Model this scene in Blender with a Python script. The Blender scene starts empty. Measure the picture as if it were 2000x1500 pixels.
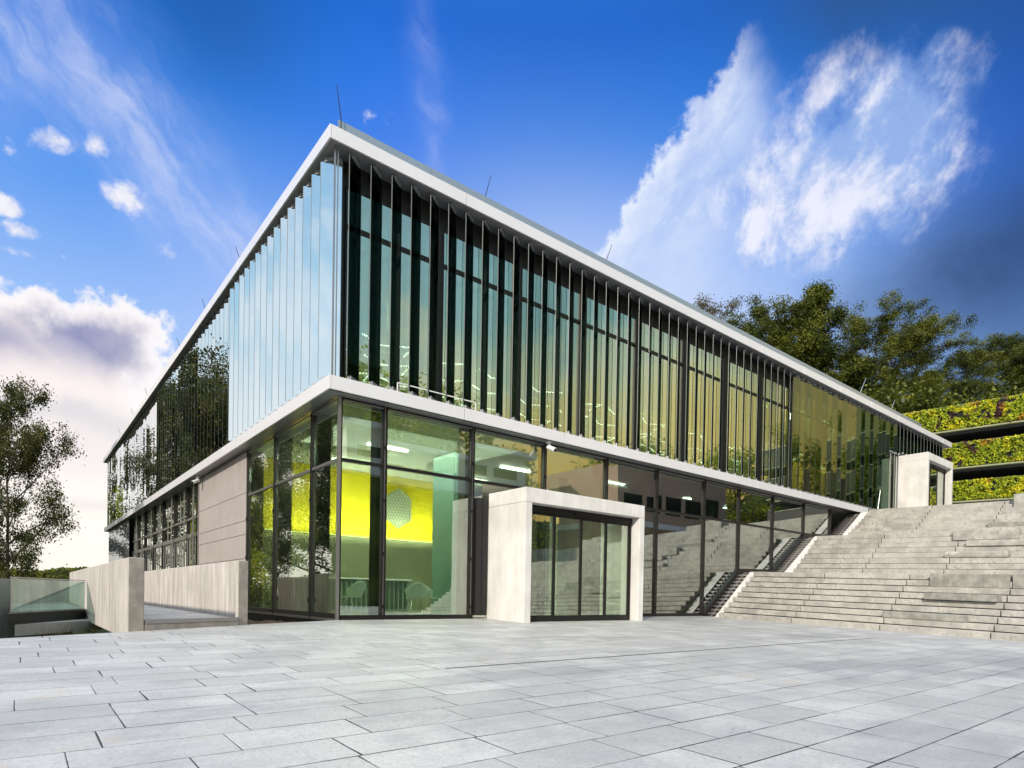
import bpy, math, random
from mathutils import Vector, Matrix, noise as mnoise
from math import sin, cos, pi, radians, sqrt, floor, atan2
random.seed(7)
S = bpy.context.scene
COL = S.collection
# ------------------------------------------------------------------ camera
R_ = Vector((0.77856276, -0.6273423, 0.01678291))
U_ = Vector((-0.00563365, 0.01975511, 0.99978898))
F_ = Vector((0.62754147, 0.77849301, -0.01184636))
cam = bpy.data.cameras.new("camera")
co = bpy.data.objects.new("camera", cam); COL.objects.link(co)
M3 = Matrix((R_, U_, -F_)).transposed()
co.matrix_world = Matrix.Translation((-5.18671, -12.22187, 0.55)) @ M3.to_4x4()
cam.sensor_width = 36; cam.lens = 36 * 1202.24 / 2000
cam.shift_x = 0.0; cam.shift_y = 0.2147
cam.clip_start = 0.05; cam.clip_end = 3000
S.camera = co
# ------------------------------------------------------------------ colour management
S.view_settings.view_transform = 'Standard'
S.view_settings.look = 'None'
S.view_settings.gamma = 1
S.view_settings.exposure = 0.45
S.cycles.max_bounces = 10
S.cycles.transparent_max_bounces = 24
S.cycles.glossy_bounces = 5
S.cycles.diffuse_bounces = 3
S.cycles.transmission_bounces = 6
S.cycles.sample_clamp_indirect = 4.0
S.cycles.caustics_reflective = False
S.cycles.caustics_refractive = False
SUN_AZ, SUN_EL = -122.0, 25.0      # azimuth from +Y towards +X

def s2l(*c):
    return tuple(((v / 255) / 12.92 if v / 255 <= .04045 else ((v / 255 + .055) / 1.055) ** 2.4) for v in c)

# ------------------------------------------------------------------ node helper
class NT:
    def __init__(self, tree):
        self.t = tree; self.n = tree.nodes; self.l = tree.links
    def new(self, typ, **kw):
        nd = self.n.new(typ)
        for k, v in kw.items(): setattr(nd, k, v)
        return nd
    def put(self, sock, v):
        if hasattr(v, 'is_output') or isinstance(v, bpy.types.NodeSocket): self.l.new(v, sock)
        else: sock.default_value = v
    def m(self, op, a, b=0.0, c=0.0, clamp=False):
        nd = self.new('ShaderNodeMath', operation=op, use_clamp=clamp)
        self.put(nd.inputs[0], a); self.put(nd.inputs[1], b)
        if len(nd.inputs) > 2: self.put(nd.inputs[2], c)
        return nd.outputs[0]
    def add(self, a, b): return self.m('ADD', a, b)
    def sub(self, a, b): return self.m('SUBTRACT', a, b)
    def mul(self, a, b): return self.m('MULTIPLY', a, b)
    def sm(self, v, lo, hi, a=0.0, b=1.0):
        nd = self.new('ShaderNodeMapRange', interpolation_type='SMOOTHSTEP')
        self.put(nd.inputs['Value'], v)
        if lo > hi: lo, hi, a, b = hi, lo, b, a
        nd.inputs['From Min'].default_value = lo; nd.inputs['From Max'].default_value = hi
        nd.inputs['To Min'].default_value = a; nd.inputs['To Max'].default_value = b
        return nd.outputs['Result']
    def mix(self, f, a, b, blend='MIX'):
        nd = self.new('ShaderNodeMix', data_type='RGBA', blend_type=blend)
        self.put(nd.inputs[0], f)
        for s, v in ((nd.inputs[6], a), (nd.inputs[7], b)):
            if isinstance(v, (tuple, list)) and len(v) == 3: v = (*v, 1)
            self.put(s, v)
        return nd.outputs[2]
    def noise(self, vec, scale, detail=4, rough=.55, lac=2.0, dist=0.0):
        nd = self.new('ShaderNodeTexNoise')
        if vec is not None: self.l.new(vec, nd.inputs['Vector'])
        nd.inputs['Scale'].default_value = scale; nd.inputs['Detail'].default_value = detail
        nd.inputs['Roughness'].default_value = rough; nd.inputs['Lacunarity'].default_value = lac
        nd.inputs['Distortion'].default_value = dist
        return nd
    def comb(self, x, y, z):
        nd = self.new('ShaderNodeCombineXYZ')
        self.put(nd.inputs[0], x); self.put(nd.inputs[1], y); self.put(nd.inputs[2], z)
        return nd.outputs[0]
    def ramp(self, v, stops):
        nd = self.new('ShaderNodeValToRGB'); self.put(nd.inputs[0], v)
        e = nd.color_ramp.elements
        while len(e) < len(stops): e.new(.5)
        for i, (p, c) in enumerate(stops):
            e[i].position = p; e[i].color = (*c, 1) if len(c) == 3 else c
        return nd.outputs[0]
    def gauss(self, a, b, ca, cb, sa, sb, rot=0.0):
        cr, sr = cos(radians(rot)), sin(radians(rot))
        da = self.sub(a, ca); db = self.sub(b, cb)
        p = self.add(self.mul(da, cr / sa), self.mul(db, sr / sa))
        q = self.add(self.mul(da, -sr / sb), self.mul(db, cr / sb))
        return self.m('EXPONENT', self.mul(self.add(self.mul(p, p), self.mul(q, q)), -1.0))

# ------------------------------------------------------------------ sky
W = bpy.data.worlds.new("World"); S.world = W; W.use_nodes = True
def build_sky():
    k = NT(W.node_tree); k.n.clear()
    out = k.new('ShaderNodeOutputWorld')
    tc = k.new('ShaderNodeTexCoord'); d = tc.outputs['Generated']
    sp = k.new('ShaderNodeSeparateXYZ'); k.l.new(d, sp.inputs[0])
    az = k.mul(k.m('ARCTAN2', sp.outputs[0], sp.outputs[1]), 57.29578)
    el = k.mul(k.m('ARCSINE', sp.outputs[2]), 57.29578)
    n1 = k.noise(d, 4.5, 7, .6)                      # warp and coarse billow
    sc = k.new('ShaderNodeSeparateColor'); k.l.new(n1.outputs['Color'], sc.inputs[0])
    wa = k.add(az, k.mul(k.sub(sc.outputs[0], .5), 9.0))
    we = k.add(el, k.mul(k.sub(sc.outputs[1], .5), 7.0))
    n2 = k.noise(d, 13, 10, .62)                     # billow detail
    b2 = k.sub(n2.outputs['Fac'], .5)
    n4 = k.noise(d, 9, 12, .6); b4 = k.sub(n4.outputs['Fac'], .5)
    n3 = k.noise(d, 5.5, 8, .55, dist=.6); b3 = k.sub(n3.outputs['Fac'], .5)
    # clear sky: by elevation, darker towards the right, violet near the roofs
    clear = k.ramp(k.m('DIVIDE', el, 90.0), [(0.0, s2l(236, 226, 222)), (.10, s2l(205, 210, 235)), (.22, s2l(165, 190, 243)), (.31, s2l(98, 152, 235)),
                                             (.40, s2l(30, 120, 220)), (.47, s2l(6, 96, 200)), (.60, s2l(60, 130, 215)), (1.0, s2l(150, 190, 235))])
    right = k.sm(az, 58.0, 82.0)
    clear = k.mix(k.mul(right, k.sm(el, 60, 45)), clear, k.ramp(k.m('DIVIDE', el, 90.0), [(0.0, s2l(120, 140, 180)), (.2, s2l(72, 104, 162)), (.27, s2l(24, 78, 158)), (.34, s2l(6, 80, 178)), (.45, s2l(4, 66, 140))]))
    clear = k.mix(.55, clear, k.mix(1.0, clear, (.74, 1.0, 1.0), 'MULTIPLY'))
    darkL = k.gauss(az, el, 12.5, 40.5, 7, 4.5)
    clear = k.mix(k.mul(darkL, .75), clear, s2l(6, 84, 160))
    clear = k.mix(k.mul(k.gauss(az, el, 27, 36, 8, 6), .6), clear, s2l(18, 110, 232))
    col = clear
    # high thin veils on the left
    stre = k.noise(k.comb(k.add(k.mul(wa, .10), k.mul(we, .13)), k.add(k.mul(wa, -.035), k.mul(we, .03)), 0.0), 3.0, 6, .6)
    st = k.sm(stre.outputs['Fac'], .35, .75)
    veil = k.m('MAXIMUM', k.gauss(wa, we, 7, 32, 10, 3.2, -32), k.mul(k.gauss(wa, we, 15, 27.5, 9, 2.6, -28), 1.2))
    veil = k.m('MAXIMUM', veil, k.gauss(wa, we, 0, 36, 3, 6))
    veil = k.m('MAXIMUM', veil, k.mul(k.gauss(wa, we, 30, 38, 1.2, 5.0, 0), .35))
    col = k.mix(k.mul(k.mul(veil, k.add(k.mul(st, .8), .25)), .8), col, s2l(203, 212, 243))
    # glow over the roof edge (haze low in the sky)
    col = k.mix(k.mul(k.gauss(az, el, 18, 20, 9, 9), .55), col, s2l(178, 194, 243))
    col = k.mix(k.mul(k.gauss(az, el, 44, 25, 15, 8.5, -10), .6), col, s2l(214, 222, 246))
    # right-hand lower veil and dark storm band
    lowv = k.mul(k.gauss(wa, we, 56, 24, 12, 5.5, 8), k.add(.6, k.mul(b3, 1.6)))
    col = k.mix(k.mul(lowv, .9), col, s2l(190, 206, 240))
    storm = k.mul(k.gauss(wa, we, 75, 23.6, 11, 3.4, 14), k.add(.85, k.mul(b3, 1.2)))
    col = k.mix(k.m('MULTIPLY', storm, .9, clamp=True), col, s2l(26, 54, 100))
    storm2 = k.mul(k.gauss(wa, we, 70, 41.5, 13, 4.5, -8), k.add(1.0, b3))
    col = k.mix(k.mul(storm2, .75), col, s2l(34, 74, 126))
    # big tower cloud on the right: billowed upper-left edge, soft inside
    s0 = k.sub(k.mul(k.sub(az, 46.3), .66), k.mul(k.sub(el, 29.6), .75))
    t0 = k.add(k.mul(k.sub(az, 46.3), .75), k.mul(k.sub(el, 29.6), .66))
    s = k.add(k.add(s0, k.mul(b4, 9.0)), k.mul(b2, 5.0))
    streak = k.noise(k.comb(k.mul(s0, .16), k.mul(t0, .07), 1.3), 2.6, 7, .6)
    sk = k.sm(streak.outputs['Fac'], .34, .7)
    e1 = k.mul(k.sm(s, -.1, .9), k.m('EXPONENT', k.mul(k.m('POWER', k.m('MAXIMUM', k.sub(s0, k.mul(k.sub(15.0, t0), .45)), 0.0), 2.0), -.035)))
    e1 = k.mul(e1, k.mul(k.sm(k.add(t0, k.mul(b3, 4.0)), 18.0, 14.0), k.sm(t0, -16.0, -6.0)))
    rim = k.mul(k.sm(s, -.1, .9), k.sm(s, 3.2, .2))
    cc = k.mix(k.m('MULTIPLY', rim, .7, clamp=True), s2l(198, 213, 243), s2l(240, 243, 251))
    cc = k.mix(k.mul(k.sm(t0, 2.0, -6.0), .6), cc, s2l(226, 231, 246))
    col = k.mix(k.m('MULTIPLY', e1, k.add(.62, k.mul(sk, .5)), clamp=True), col, cc)
    # fan of torn cloud further right
    f1 = k.mul(k.gauss(wa, we, 66.5, 32.0, 8.4, 5.4, 4), 1.1)
    f1 = k.m('MAXIMUM', f1, k.mul(k.gauss(wa, we, 62.0, 30.5, 2.6, 4.6, -20), 1.0))
    f1 = k.m('MAXIMUM', f1, k.mul(k.gauss(wa, we, 64.6, 28.6, 1.7, 1.6, 0), 1.15))
    fan = k.noise(k.comb(k.mul(k.m('ARCTAN2', k.sub(wa, 57.0), k.sub(we, 12.0)), 5.5), k.mul(k.sub(el, 12.0), .10), 4.0), 1.8, 8, .62)
    fs = k.sm(k.add(f1, k.add(k.mul(k.sub(fan.outputs['Fac'], .5), .55), k.mul(b2, 1.2))), .22, .85)
    fc = k.mix(k.sm(k.add(b2, k.add(b4, k.mul(k.sub(fan.outputs['Fac'], .5), .8))), -.12, .22), s2l(150, 178, 230), s2l(238, 238, 249))
    col = k.mix(k.mul(fs, .92), col, fc)
    # small puffs on the left
    pf = None
    for (a, e, sa, se, w) in [(2.2, 29.9, 1.6, .9, 1), (6.3, 28.3, 2.7, 1.4, 1), (4.6, 30.6, 1.1, 1.2, .9), (.4, 24.2, 1.8, .8, 1), (-.6, 25.4, 1.4, .8, 1), (.4, 22.9, 1.4, .5, .9), (2.6, 23.4, .7, .35, .9), (9.5, 25.5, 2.2, .9, .55)]:
        g = k.mul(k.gauss(az, el, a, e, sa, se), w)
        pf = g if pf is None else k.m('MAXIMUM', pf, g)
    pf = k.sm(k.add(pf, k.add(k.mul(b2, 2.6), k.mul(b4, 1.6))), .48, 1.0)
    col = k.mix(k.mul(pf, .9), col, k.mix(k.sm(b2, -.12, .12), s2l(214, 216, 238), s2l(250, 246, 246)))
    # large cumulus bank low on the left, running round behind
    L = k.m('MINIMUM', k.sub(22.0, el), k.mul(k.sub(9.6, az), 1.0))
    L = k.add(k.add(L, k.mul(b4, 13.0)), k.mul(b2, 4.5))
    Lm = k.sm(L, -.1, 1.0)
    edge = k.sm(L, 4.5, .6)
    shade = k.m('MAXIMUM', k.gauss(wa, we, 5.0, 19.2, 5.5, 2.4, -6), k.mul(k.gauss(wa, we, -2, 17.8, 5.0, 1.5), .7))
    body = k.mix(k.mul(shade, k.sub(1.0, k.mul(edge, .8))), s2l(252, 240, 234), s2l(112, 118, 170))
    body = k.mix(k.mul(k.sm(b4, -.02, .16), .30), body, s2l(222, 214, 220))
    body = k.mix(k.mul(edge, .7), body, s2l(252, 249, 250))
    grey = k.mul(k.gauss(wa, we, 2.5, 12.7, 9, 1.1), .5)
    body = k.mix(grey, body, s2l(196, 200, 206))
    body = k.mix(k.sm(el, 11.0, 4.0), body, s2l(255, 247, 236))
    body = k.mix(k.mul(k.gauss(az, el, 3, 6.4, 12, .5), .4), body, s2l(215, 212, 208))
    col = k.mix(Lm, col, body)
    # out-of-view sky: own colours, brightened overhead to add light on the plaza
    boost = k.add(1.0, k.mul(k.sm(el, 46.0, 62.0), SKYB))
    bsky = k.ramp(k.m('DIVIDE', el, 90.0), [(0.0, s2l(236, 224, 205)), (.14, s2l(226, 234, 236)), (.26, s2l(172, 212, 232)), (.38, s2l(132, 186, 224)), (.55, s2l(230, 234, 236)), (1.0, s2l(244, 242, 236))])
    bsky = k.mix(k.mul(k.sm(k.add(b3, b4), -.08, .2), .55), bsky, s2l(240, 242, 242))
    gold = k.ramp(k.m('DIVIDE', k.add(el, k.add(k.mul(b3, 14.0), k.mul(b4, 14.0))), 90.0), [(0.0, s2l(226, 176, 90)), (.12, s2l(252, 206, 92)), (.17, s2l(250, 218, 140)), (.215, s2l(232, 226, 196)), (.28, s2l(160, 196, 208)), (.45, s2l(150, 190, 225))])  # golden sector put in to colour the right facade's reflections
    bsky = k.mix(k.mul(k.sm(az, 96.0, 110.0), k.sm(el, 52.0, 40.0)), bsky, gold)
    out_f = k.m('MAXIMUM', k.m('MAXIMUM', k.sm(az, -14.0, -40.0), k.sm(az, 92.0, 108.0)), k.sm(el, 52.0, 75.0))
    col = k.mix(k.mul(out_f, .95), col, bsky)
    ground = k.sm(el, 0.0, -3.0)
    col = k.mix(ground, col, s2l(120, 124, 118))
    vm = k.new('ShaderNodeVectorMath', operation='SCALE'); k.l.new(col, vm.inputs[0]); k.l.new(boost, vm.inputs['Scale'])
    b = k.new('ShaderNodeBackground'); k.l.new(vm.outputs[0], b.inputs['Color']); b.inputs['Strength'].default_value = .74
    sky = k.new('ShaderNodeTexSky', sky_type='NISHITA'); sky.sun_disc = False
    sky.sun_elevation = radians(SUN_EL); sky.sun_rotation = radians(SUN_AZ)
    bs = k.new('ShaderNodeBackground'); k.l.new(sky.outputs[0], bs.inputs['Color']); bs.inputs['Strength'].default_value = .012
    ad = k.new('ShaderNodeAddShader'); k.l.new(b.outputs[0], ad.inputs[0]); k.l.new(bs.outputs[0], ad.inputs[1])
    k.l.new(ad.outputs[0], out.inputs['Surface'])
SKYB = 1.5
build_sky()
sl = bpy.data.lights.new("sun", 'SUN'); sl.energy = 3.2; sl.angle = radians(2.0); sl.color = (1.0, .90, .76)
so = bpy.data.objects.new("sun", sl); COL.objects.link(so)
sd = Vector((sin(radians(SUN_AZ)) * cos(radians(SUN_EL)), cos(radians(SUN_AZ)) * cos(radians(SUN_EL)), sin(radians(SUN_EL))))
so.rotation_euler = sd.to_track_quat('Z', 'Y').to_euler()

# ------------------------------------------------------------------ mesh helper
class MB:
    def __init__(self): self.v = []; self.f = []; self.mi = []
    def face(self, pts, mi=0):
        i = len(self.v); self.v += [tuple(p) for p in pts]; self.f.append(tuple(range(i, i + len(pts)))); self.mi.append(mi)
    def hexa(self, p, mi=0):       # 8 points: bottom ring 0-3 ccw, top ring 4-7
        i = len(self.v); self.v += [tuple(q) for q in p]
        for f in ((3, 2, 1, 0), (4, 5, 6, 7), (0, 1, 5, 4), (1, 2, 6, 5), (2, 3, 7, 6), (3, 0, 4, 7)):
            self.f.append(tuple(i + a for a in f)); self.mi.append(mi)
    def box(self, a, b, mi=0):
        x0, y0, z0 = a; x1, y1, z1 = b
        self.hexa([(x0, y0, z0), (x1, y0, z0), (x1, y1, z0), (x0, y1, z0), (x0, y0, z1), (x1, y0, z1), (x1, y1, z1), (x0, y1, z1)], mi)
    def prism(self, poly, z0, z1, mi=0):   # poly ccw list of (x,y) ; z may be funcs
        f0 = z0 if callable(z0) else (lambda x, y: z0); f1 = z1 if callable(z1) else (lambda x, y: z1)
        n = len(poly); i = len(self.v)
        self.v += [(x, y, f0(x, y)) for x, y in poly] + [(x, y, f1(x, y)) for x, y in poly]
        self.f.append(tuple(i + a for a in reversed(range(n)))); self.mi.append(mi)
        self.f.append(tuple(i + n + a for a in range(n))); self.mi.append(mi)
        for a in range(n):
            b = (a + 1) % n; self.f.append((i + a, i + b, i + n + b, i + n + a)); self.mi.append(mi)
    def prism_xz(self, poly, y0, y1, mi=0):  # poly in (x,z)
        n = len(poly); i = len(self.v)
        self.v += [(x, y0, z) for x, z in poly] + [(x, y1, z) for x, z in poly]
        self.f.append(tuple(i + a for a in range(n))); self.mi.append(mi)
        self.f.append(tuple(i + n + a for a in reversed(range(n)))); self.mi.append(mi)
        for a in range(n):
            b = (a + 1) % n; self.f.append((i + b, i + a, i + n + a, i + n + b)); self.mi.append(mi)
    def bar(self, p, q, w, h=None, up=(0, 0, 1), mi=0):
        h = h or w; p = Vector(p); q = Vector(q); d = (q - p).normalized(); u = Vector(up)
        if abs(d.dot(u)) > .95: u = Vector((1, 0, 0))
        s = d.cross(u).normalized() * w / 2; t = s.cross(d).normalized() * h / 2
        self.hexa([p - s - t, p + s - t, q + s - t, q - s - t, p - s + t, p + s + t, q + s + t, q - s + t], mi)
    def tube(self, pts, rads, seg=6, cap=True, mi=0):
        rings = []; n = len(pts); prev = None
        for a in range(n):
            p = Vector(pts[a]); d = (Vector(pts[min(a + 1, n - 1)]) - Vector(pts[max(a - 1, 0)]))
            d = d.normalized() if d.length > 1e-6 else Vector((0, 0, 1))
            u = prev - d * prev.dot(d) if prev is not None else d.orthogonal()
            if u.length < 1e-4: u = d.orthogonal()
            u.normalize(); prev = u; w = d.cross(u); r = rads[a] if hasattr(rads, '__len__') else rads
            i = len(self.v)
            for s_ in range(seg):
                th = 2 * pi * s_ / seg; self.v.append(tuple(p + (u * cos(th) + w * sin(th)) * r))
            rings.append(i)
        for a in range(n - 1):
            for s_ in range(seg):
                t_ = (s_ + 1) % seg
                self.f.append((rings[a] + s_, rings[a] + t_, rings[a + 1] + t_, rings[a + 1] + s_)); self.mi.append(mi)
        if cap:
            self.f.append(tuple(rings[0] + s_ for s_ in reversed(range(seg)))); self.mi.append(mi)
            self.f.append(tuple(rings[-1] + s_ for s_ in range(seg))); self.mi.append(mi)
    def build(self, name, mats, parent=None, loc=None, smooth=False, bevel=0.0):
        me = bpy.data.meshes.new(name); me.from_pydata(self.v, [], self.f)
        for m_ in (mats if isinstance(mats, (list, tuple)) else [mats]): me.materials.append(m_)
        if any(self.mi): me.polygons.foreach_set('material_index', self.mi)
        if smooth: me.polygons.foreach_set('use_smooth', [True] * len(me.polygons))
        me.update()
        o = bpy.data.objects.new(name, me); COL.objects.link(o)
        if parent is not None: o.parent = parent
        if loc is not None: o.location = loc
        if bevel:
            b = o.modifiers.new('bevel', 'BEVEL'); b.width = bevel; b.segments = 2; b.limit_method = 'ANGLE'; b.angle_limit = radians(40)
        return o
def empty(name, label, cat, loc=(0, 0, 0), group=None, kind=None):
    o = bpy.data.objects.new(name, None); COL.objects.link(o); o.location = loc; o.empty_display_size = .3
    return tag(o, label, cat, group, kind)
def tag(o, label=None, cat=None, group=None, kind=None):
    if label: o['label'] = label
    if cat: o['category'] = cat
    if group: o['group'] = group
    if kind: o['kind'] = kind
    return o

# ------------------------------------------------------------------ materials
def mat(name):
    m_ = bpy.data.materials.new(name); m_.use_nodes = True; k = NT(m_.node_tree); k.n.clear()
    o = k.new('ShaderNodeOutputMaterial'); return m_, k, o
def principled(k, o, base, rough=.5, metal=0., spec=.5, bump=None, bstr=.2, bdist=.01):
    p = k.new('ShaderNodeBsdfPrincipled')
    if isinstance(base, tuple): base = (*base[:3], 1)
    k.put(p.inputs['Base Color'], base); k.put(p.inputs['Roughness'], rough); k.put(p.inputs['Metallic'], metal)
    p.inputs['Specular IOR Level'].default_value = spec
    if bump is not None:
        b = k.new('ShaderNodeBump'); b.inputs['Strength'].default_value = bstr; b.inputs['Distance'].default_value = bdist
        k.l.new(bump, b.inputs['Height']); k.l.new(b.outputs[0], p.inputs['Normal'])
    if o is not None: k.l.new(p.outputs[0], o.inputs['Surface'])
    return p
def pos(k):
    g = k.new('ShaderNodeNewGeometry'); return g.outputs['Position']
def scaled(k, v, s):
    nd = k.new('ShaderNodeMapping'); k.l.new(v, nd.inputs[0]); nd.inputs['Scale'].default_value = s; return nd.outputs[0]
def simple(name, c, rough=.5, metal=0., var=.08, scale=3, spec=.5):
    m_, k, o = mat(name); P = pos(k)
    n = k.noise(P, scale, 5); c2 = tuple(max(0, x * (1 - 2 * var)) for x in c)
    principled(k, o, k.mix(n.outputs['Fac'], c2, c), rough, metal, spec); return m_
def concrete(name, c1, c2, streaks=.5, scale=1.0, rough=.75, warm=None):
    m_, k, o = mat(name); P = pos(k)
    a = k.noise(scaled(k, P, (1, 1, .14)), 5.0 * scale, 7, .65)        # vertical drip marks
    b = k.noise(P, 1.3 * scale, 6, .6); c = k.noise(P, 38 * scale, 4, .7)
    f = k.add(k.mul(k.sm(a.outputs['Fac'], .35, .68), streaks), k.mul(k.sm(b.outputs['Fac'], .35, .65), 1 - streaks))
    col = k.mix(f, c1, c2)
    pores = k.sm(c.outputs['Fac'], .70, .76)
    col = k.mix(k.mul(pores, .5), col, tuple(x * .45 for x in c1))
    h = k.sub(k.mul(b.outputs['Fac'], .5), pores)
    principled(k, o, col, rough, bump=h, bstr=.35, bdist=.006, spec=.35); return m_
def glass(name, tint, refl_min, refl_max, gcol=(1, 1, 1), rough=0.0, wav=0.0):
    m_, k, o = mat(name)
    tr = k.new('ShaderNodeBsdfTransparent'); tr.inputs[0].default_value = (*tint, 1)
    gl = k.new('ShaderNodeBsdfGlossy'); gl.inputs['Color'].default_value = (*gcol, 1); gl.inputs['Roughness'].default_value = rough
    if wav:
        n = k.noise(scaled(k, pos(k), (1, 1, .5)), 1.1, 2, .5)
        b = k.new('ShaderNodeBump'); b.inputs['Strength'].default_value = wav; b.inputs['Distance'].default_value = .02
        k.l.new(n.outputs['Fac'], b.inputs['Height'])
        oi = k.new('ShaderNodeObjectInfo'); wn = k.new('ShaderNodeTexWhiteNoise', noise_dimensions='1D'); k.l.new(oi.outputs['Random'], wn.inputs['W'])
        v1 = k.new('ShaderNodeVectorMath', operation='SUBTRACT'); k.l.new(wn.outputs['Color'], v1.inputs[0]); v1.inputs[1].default_value = (.5, .5, .5)
        v2 = k.new('ShaderNodeVectorMath', operation='SCALE'); k.l.new(v1.outputs[0], v2.inputs[0]); v2.inputs['Scale'].default_value = .022
        v3 = k.new('ShaderNodeVectorMath', operation='ADD'); k.l.new(v2.outputs[0], v3.inputs[0]); k.l.new(b.outputs[0], v3.inputs[1])
        v4 = k.new('ShaderNodeVectorMath', operation='NORMALIZE'); k.l.new(v3.outputs[0], v4.inputs[0]); k.l.new(v4.outputs[0], gl.inputs['Normal'])
    fr = k.new('ShaderNodeLayerWeight'); fr.inputs['Blend'].default_value = .5
    f = k.m('POWER', fr.outputs['Facing'], 2.2)
    f = k.add(refl_min, k.mul(f, refl_max - refl_min))
    mx = k.new('ShaderNodeMixShader'); k.l.new(f, mx.inputs[0]); k.l.new(tr.outputs[0], mx.inputs[1]); k.l.new(gl.outputs[0], mx.inputs[2])
    k.l.new(mx.outputs[0], o.inputs['Surface']); return m_
def louvre_glass(name, clear, dark, refl_min, refl_max, gcol):
    m_, k, o = mat(name)
    lw = k.new('ShaderNodeLayerWeight'); lw.inputs['Blend'].default_value = .5
    fc = lw.outputs['Facing']
    tr = k.new('ShaderNodeBsdfTransparent'); k.l.new(k.mix(k.sm(fc, .2, .5), clear, dark), tr.inputs[0])
    gl = k.new('ShaderNodeBsdfGlossy'); gl.inputs['Color'].default_value = (*gcol, 1); gl.inputs['Roughness'].default_value = .0
    f = k.add(refl_min, k.mul(k.m('POWER', fc, 3.0), refl_max - refl_min))
    mx = k.new('ShaderNodeMixShader'); k.l.new(f, mx.inputs[0]); k.l.new(tr.outputs[0], mx.inputs[1]); k.l.new(gl.outputs[0], mx.inputs[2])
    k.l.new(mx.outputs[0], o.inputs['Surface']); return m_
def emit(name, c, s):
    m_, k, o = mat(name); e = k.new('ShaderNodeEmission'); e.inputs[0].default_value = (*c, 1); e.inputs[1].default_value = s
    k.l.new(e.outputs[0], o.inputs['Surface']); return m_

M = {}
M['fascia'] = simple('white_metal_panel', (.74, .735, .77), .32, .15, .06, 1.2)
M['fascia_dark'] = simple('grey_metal_soffit', (.30, .31, .33), .35, .3, .06, 2)
M['parapet'] = simple('blue_grey_parapet_metal', (.34, .40, .46), .3, .5, .05, 1)
M['frame'] = simple('dark_bronze_frame', (.022, .020, .019), .35, .4, .2, 6)
M['frame_light'] = simple('aluminium_strip', (.42, .40, .39), .3, .8, .1, 8)
M['slab_edge'] = simple('greenlit_slab_edge', (.34, .36, .20), .8, 0, .2, 3)  # yellow-green light on the edge put into the base colour
M['black'] = simple('black_steel', (.010, .010, .011), .5, 0, .2, 5)
M['conc'] = concrete('pale_precast_concrete', (.55, .53, .51), (.71, .695, .675), .45, .9)
M['conc_wall'] = concrete('board_marked_concrete', (.36, .33, .30), (.60, .56, .53), .75, 1.0)
M['conc_edge'] = concrete('raw_concrete_edge', (.27, .24, .205), (.40, .36, .31), .2, 3.0)
M['conc_grey'] = concrete('grey_concrete', (.30, .32, .31), (.43, .44, .43), .4, .7)
M['glass_g'] = glass('ground_floor_glass', (.70, .82, .70), .24, .95, (.98, 1, .96), wav=.05)
M['louvre_g'] = glass('half_closed_louvre_glass', (.50, .56, .44), .10, .6, (.70, .80, .62))
M['louvre_c'] = glass('closed_louvre_glass', (.24, .34, .25), .13, .45, (.46, .66, .50))
M['glass_v'] = glass('clear_upper_glass', (.74, .82, .72), .20, .9, (.95, 1.0, .90), wav=.05)
M['glass_h'] = glass('dark_stair_side_glass', (.42, .54, .47), .30, 1.0, (.97, 1, .97), wav=.05)
M['glass_u'] = glass('upper_floor_glass', (.42, .52, .44), .66, 1.0, (.95, 1.0, .90), wav=.05)
M['louvre_r'] = louvre_glass('smoked_louvre_glass', (.93, .96, .93), (.10, .155, .15), .06, .26, (.75, .85, .78))
M['louvre_l'] = glass('mirror_louvre_glass', (.10, .13, .14), .86, 1.0, (.92, .97, 1.0), wav=.02)
M['rail_glass'] = glass('balustrade_glass', (.72, .82, .78), .10, .8, (.9, 1, .97))
M['edge'] = simple('polished_glass_edge', (.085, .10, .10), .4, .2, .1, 9)
M['floor_in'] = simple('pale_lobby_floor', (.42, .42, .38), .22, 0, .08, 1)
M['core'] = simple('light_interior_wall', (.30, .33, .28), .6, 0, .05, 1)
M['ceil'] = simple('dark_ceiling', (.10, .10, .10), .7, 0, .1, 1)
M['ceil_w'] = simple('white_ceiling', (.55, .56, .52), .7, 0, .05, 1)
M['green_wall_in'] = simple('olive_plaster', (.30, .31, .20), .7, 0, .06, 1.3)
M['slat'] = simple('dark_green_slats', (.04, .07, .065), .5, 0, .06, 1)
M['hexp'] = simple('pale_olive_plate', (.88, .86, .66), .5, 0, .05, 3)
M['teal'] = simple('teal_panel', (.13, .24, .21), .5, 0, .06, 1)
M['led'] = emit('led_strip', (1, .97, .90), 20)
M['led_soft'] = emit('led_panel', (1, .95, .82), 5)
M['led_yel'] = emit('wall_wash_strip', (1, .93, .35), 4)
M['chrome'] = simple('chrome_wire', (.72, .73, .74), .18, 1, .02, 5)
M['seat'] = simple('green_shell_plastic', (.66, .76, .70), .45, 0, .08, 5)
M['darktop'] = simple('dark_table_top', (.07, .085, .11), .3, 0, .1, 5)
M['white_p'] = simple('white_plastic', (.75, .75, .74), .35, 0, .03, 5)
M['soil'] = simple('brown_mulch', (.13, .075, .045), .9, 0, .4, 22)
M['bark'] = simple('grey_brown_bark', (.11, .085, .065), .85, 0, .35, 6)
M['brown_clad'] = simple('brown_cladding', (.46, .30, .21), .6, 0, .12, 1)
M['gold'] = simple('gold_panel', (.72, .46, .06), .35, .2, .12, .8)

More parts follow.
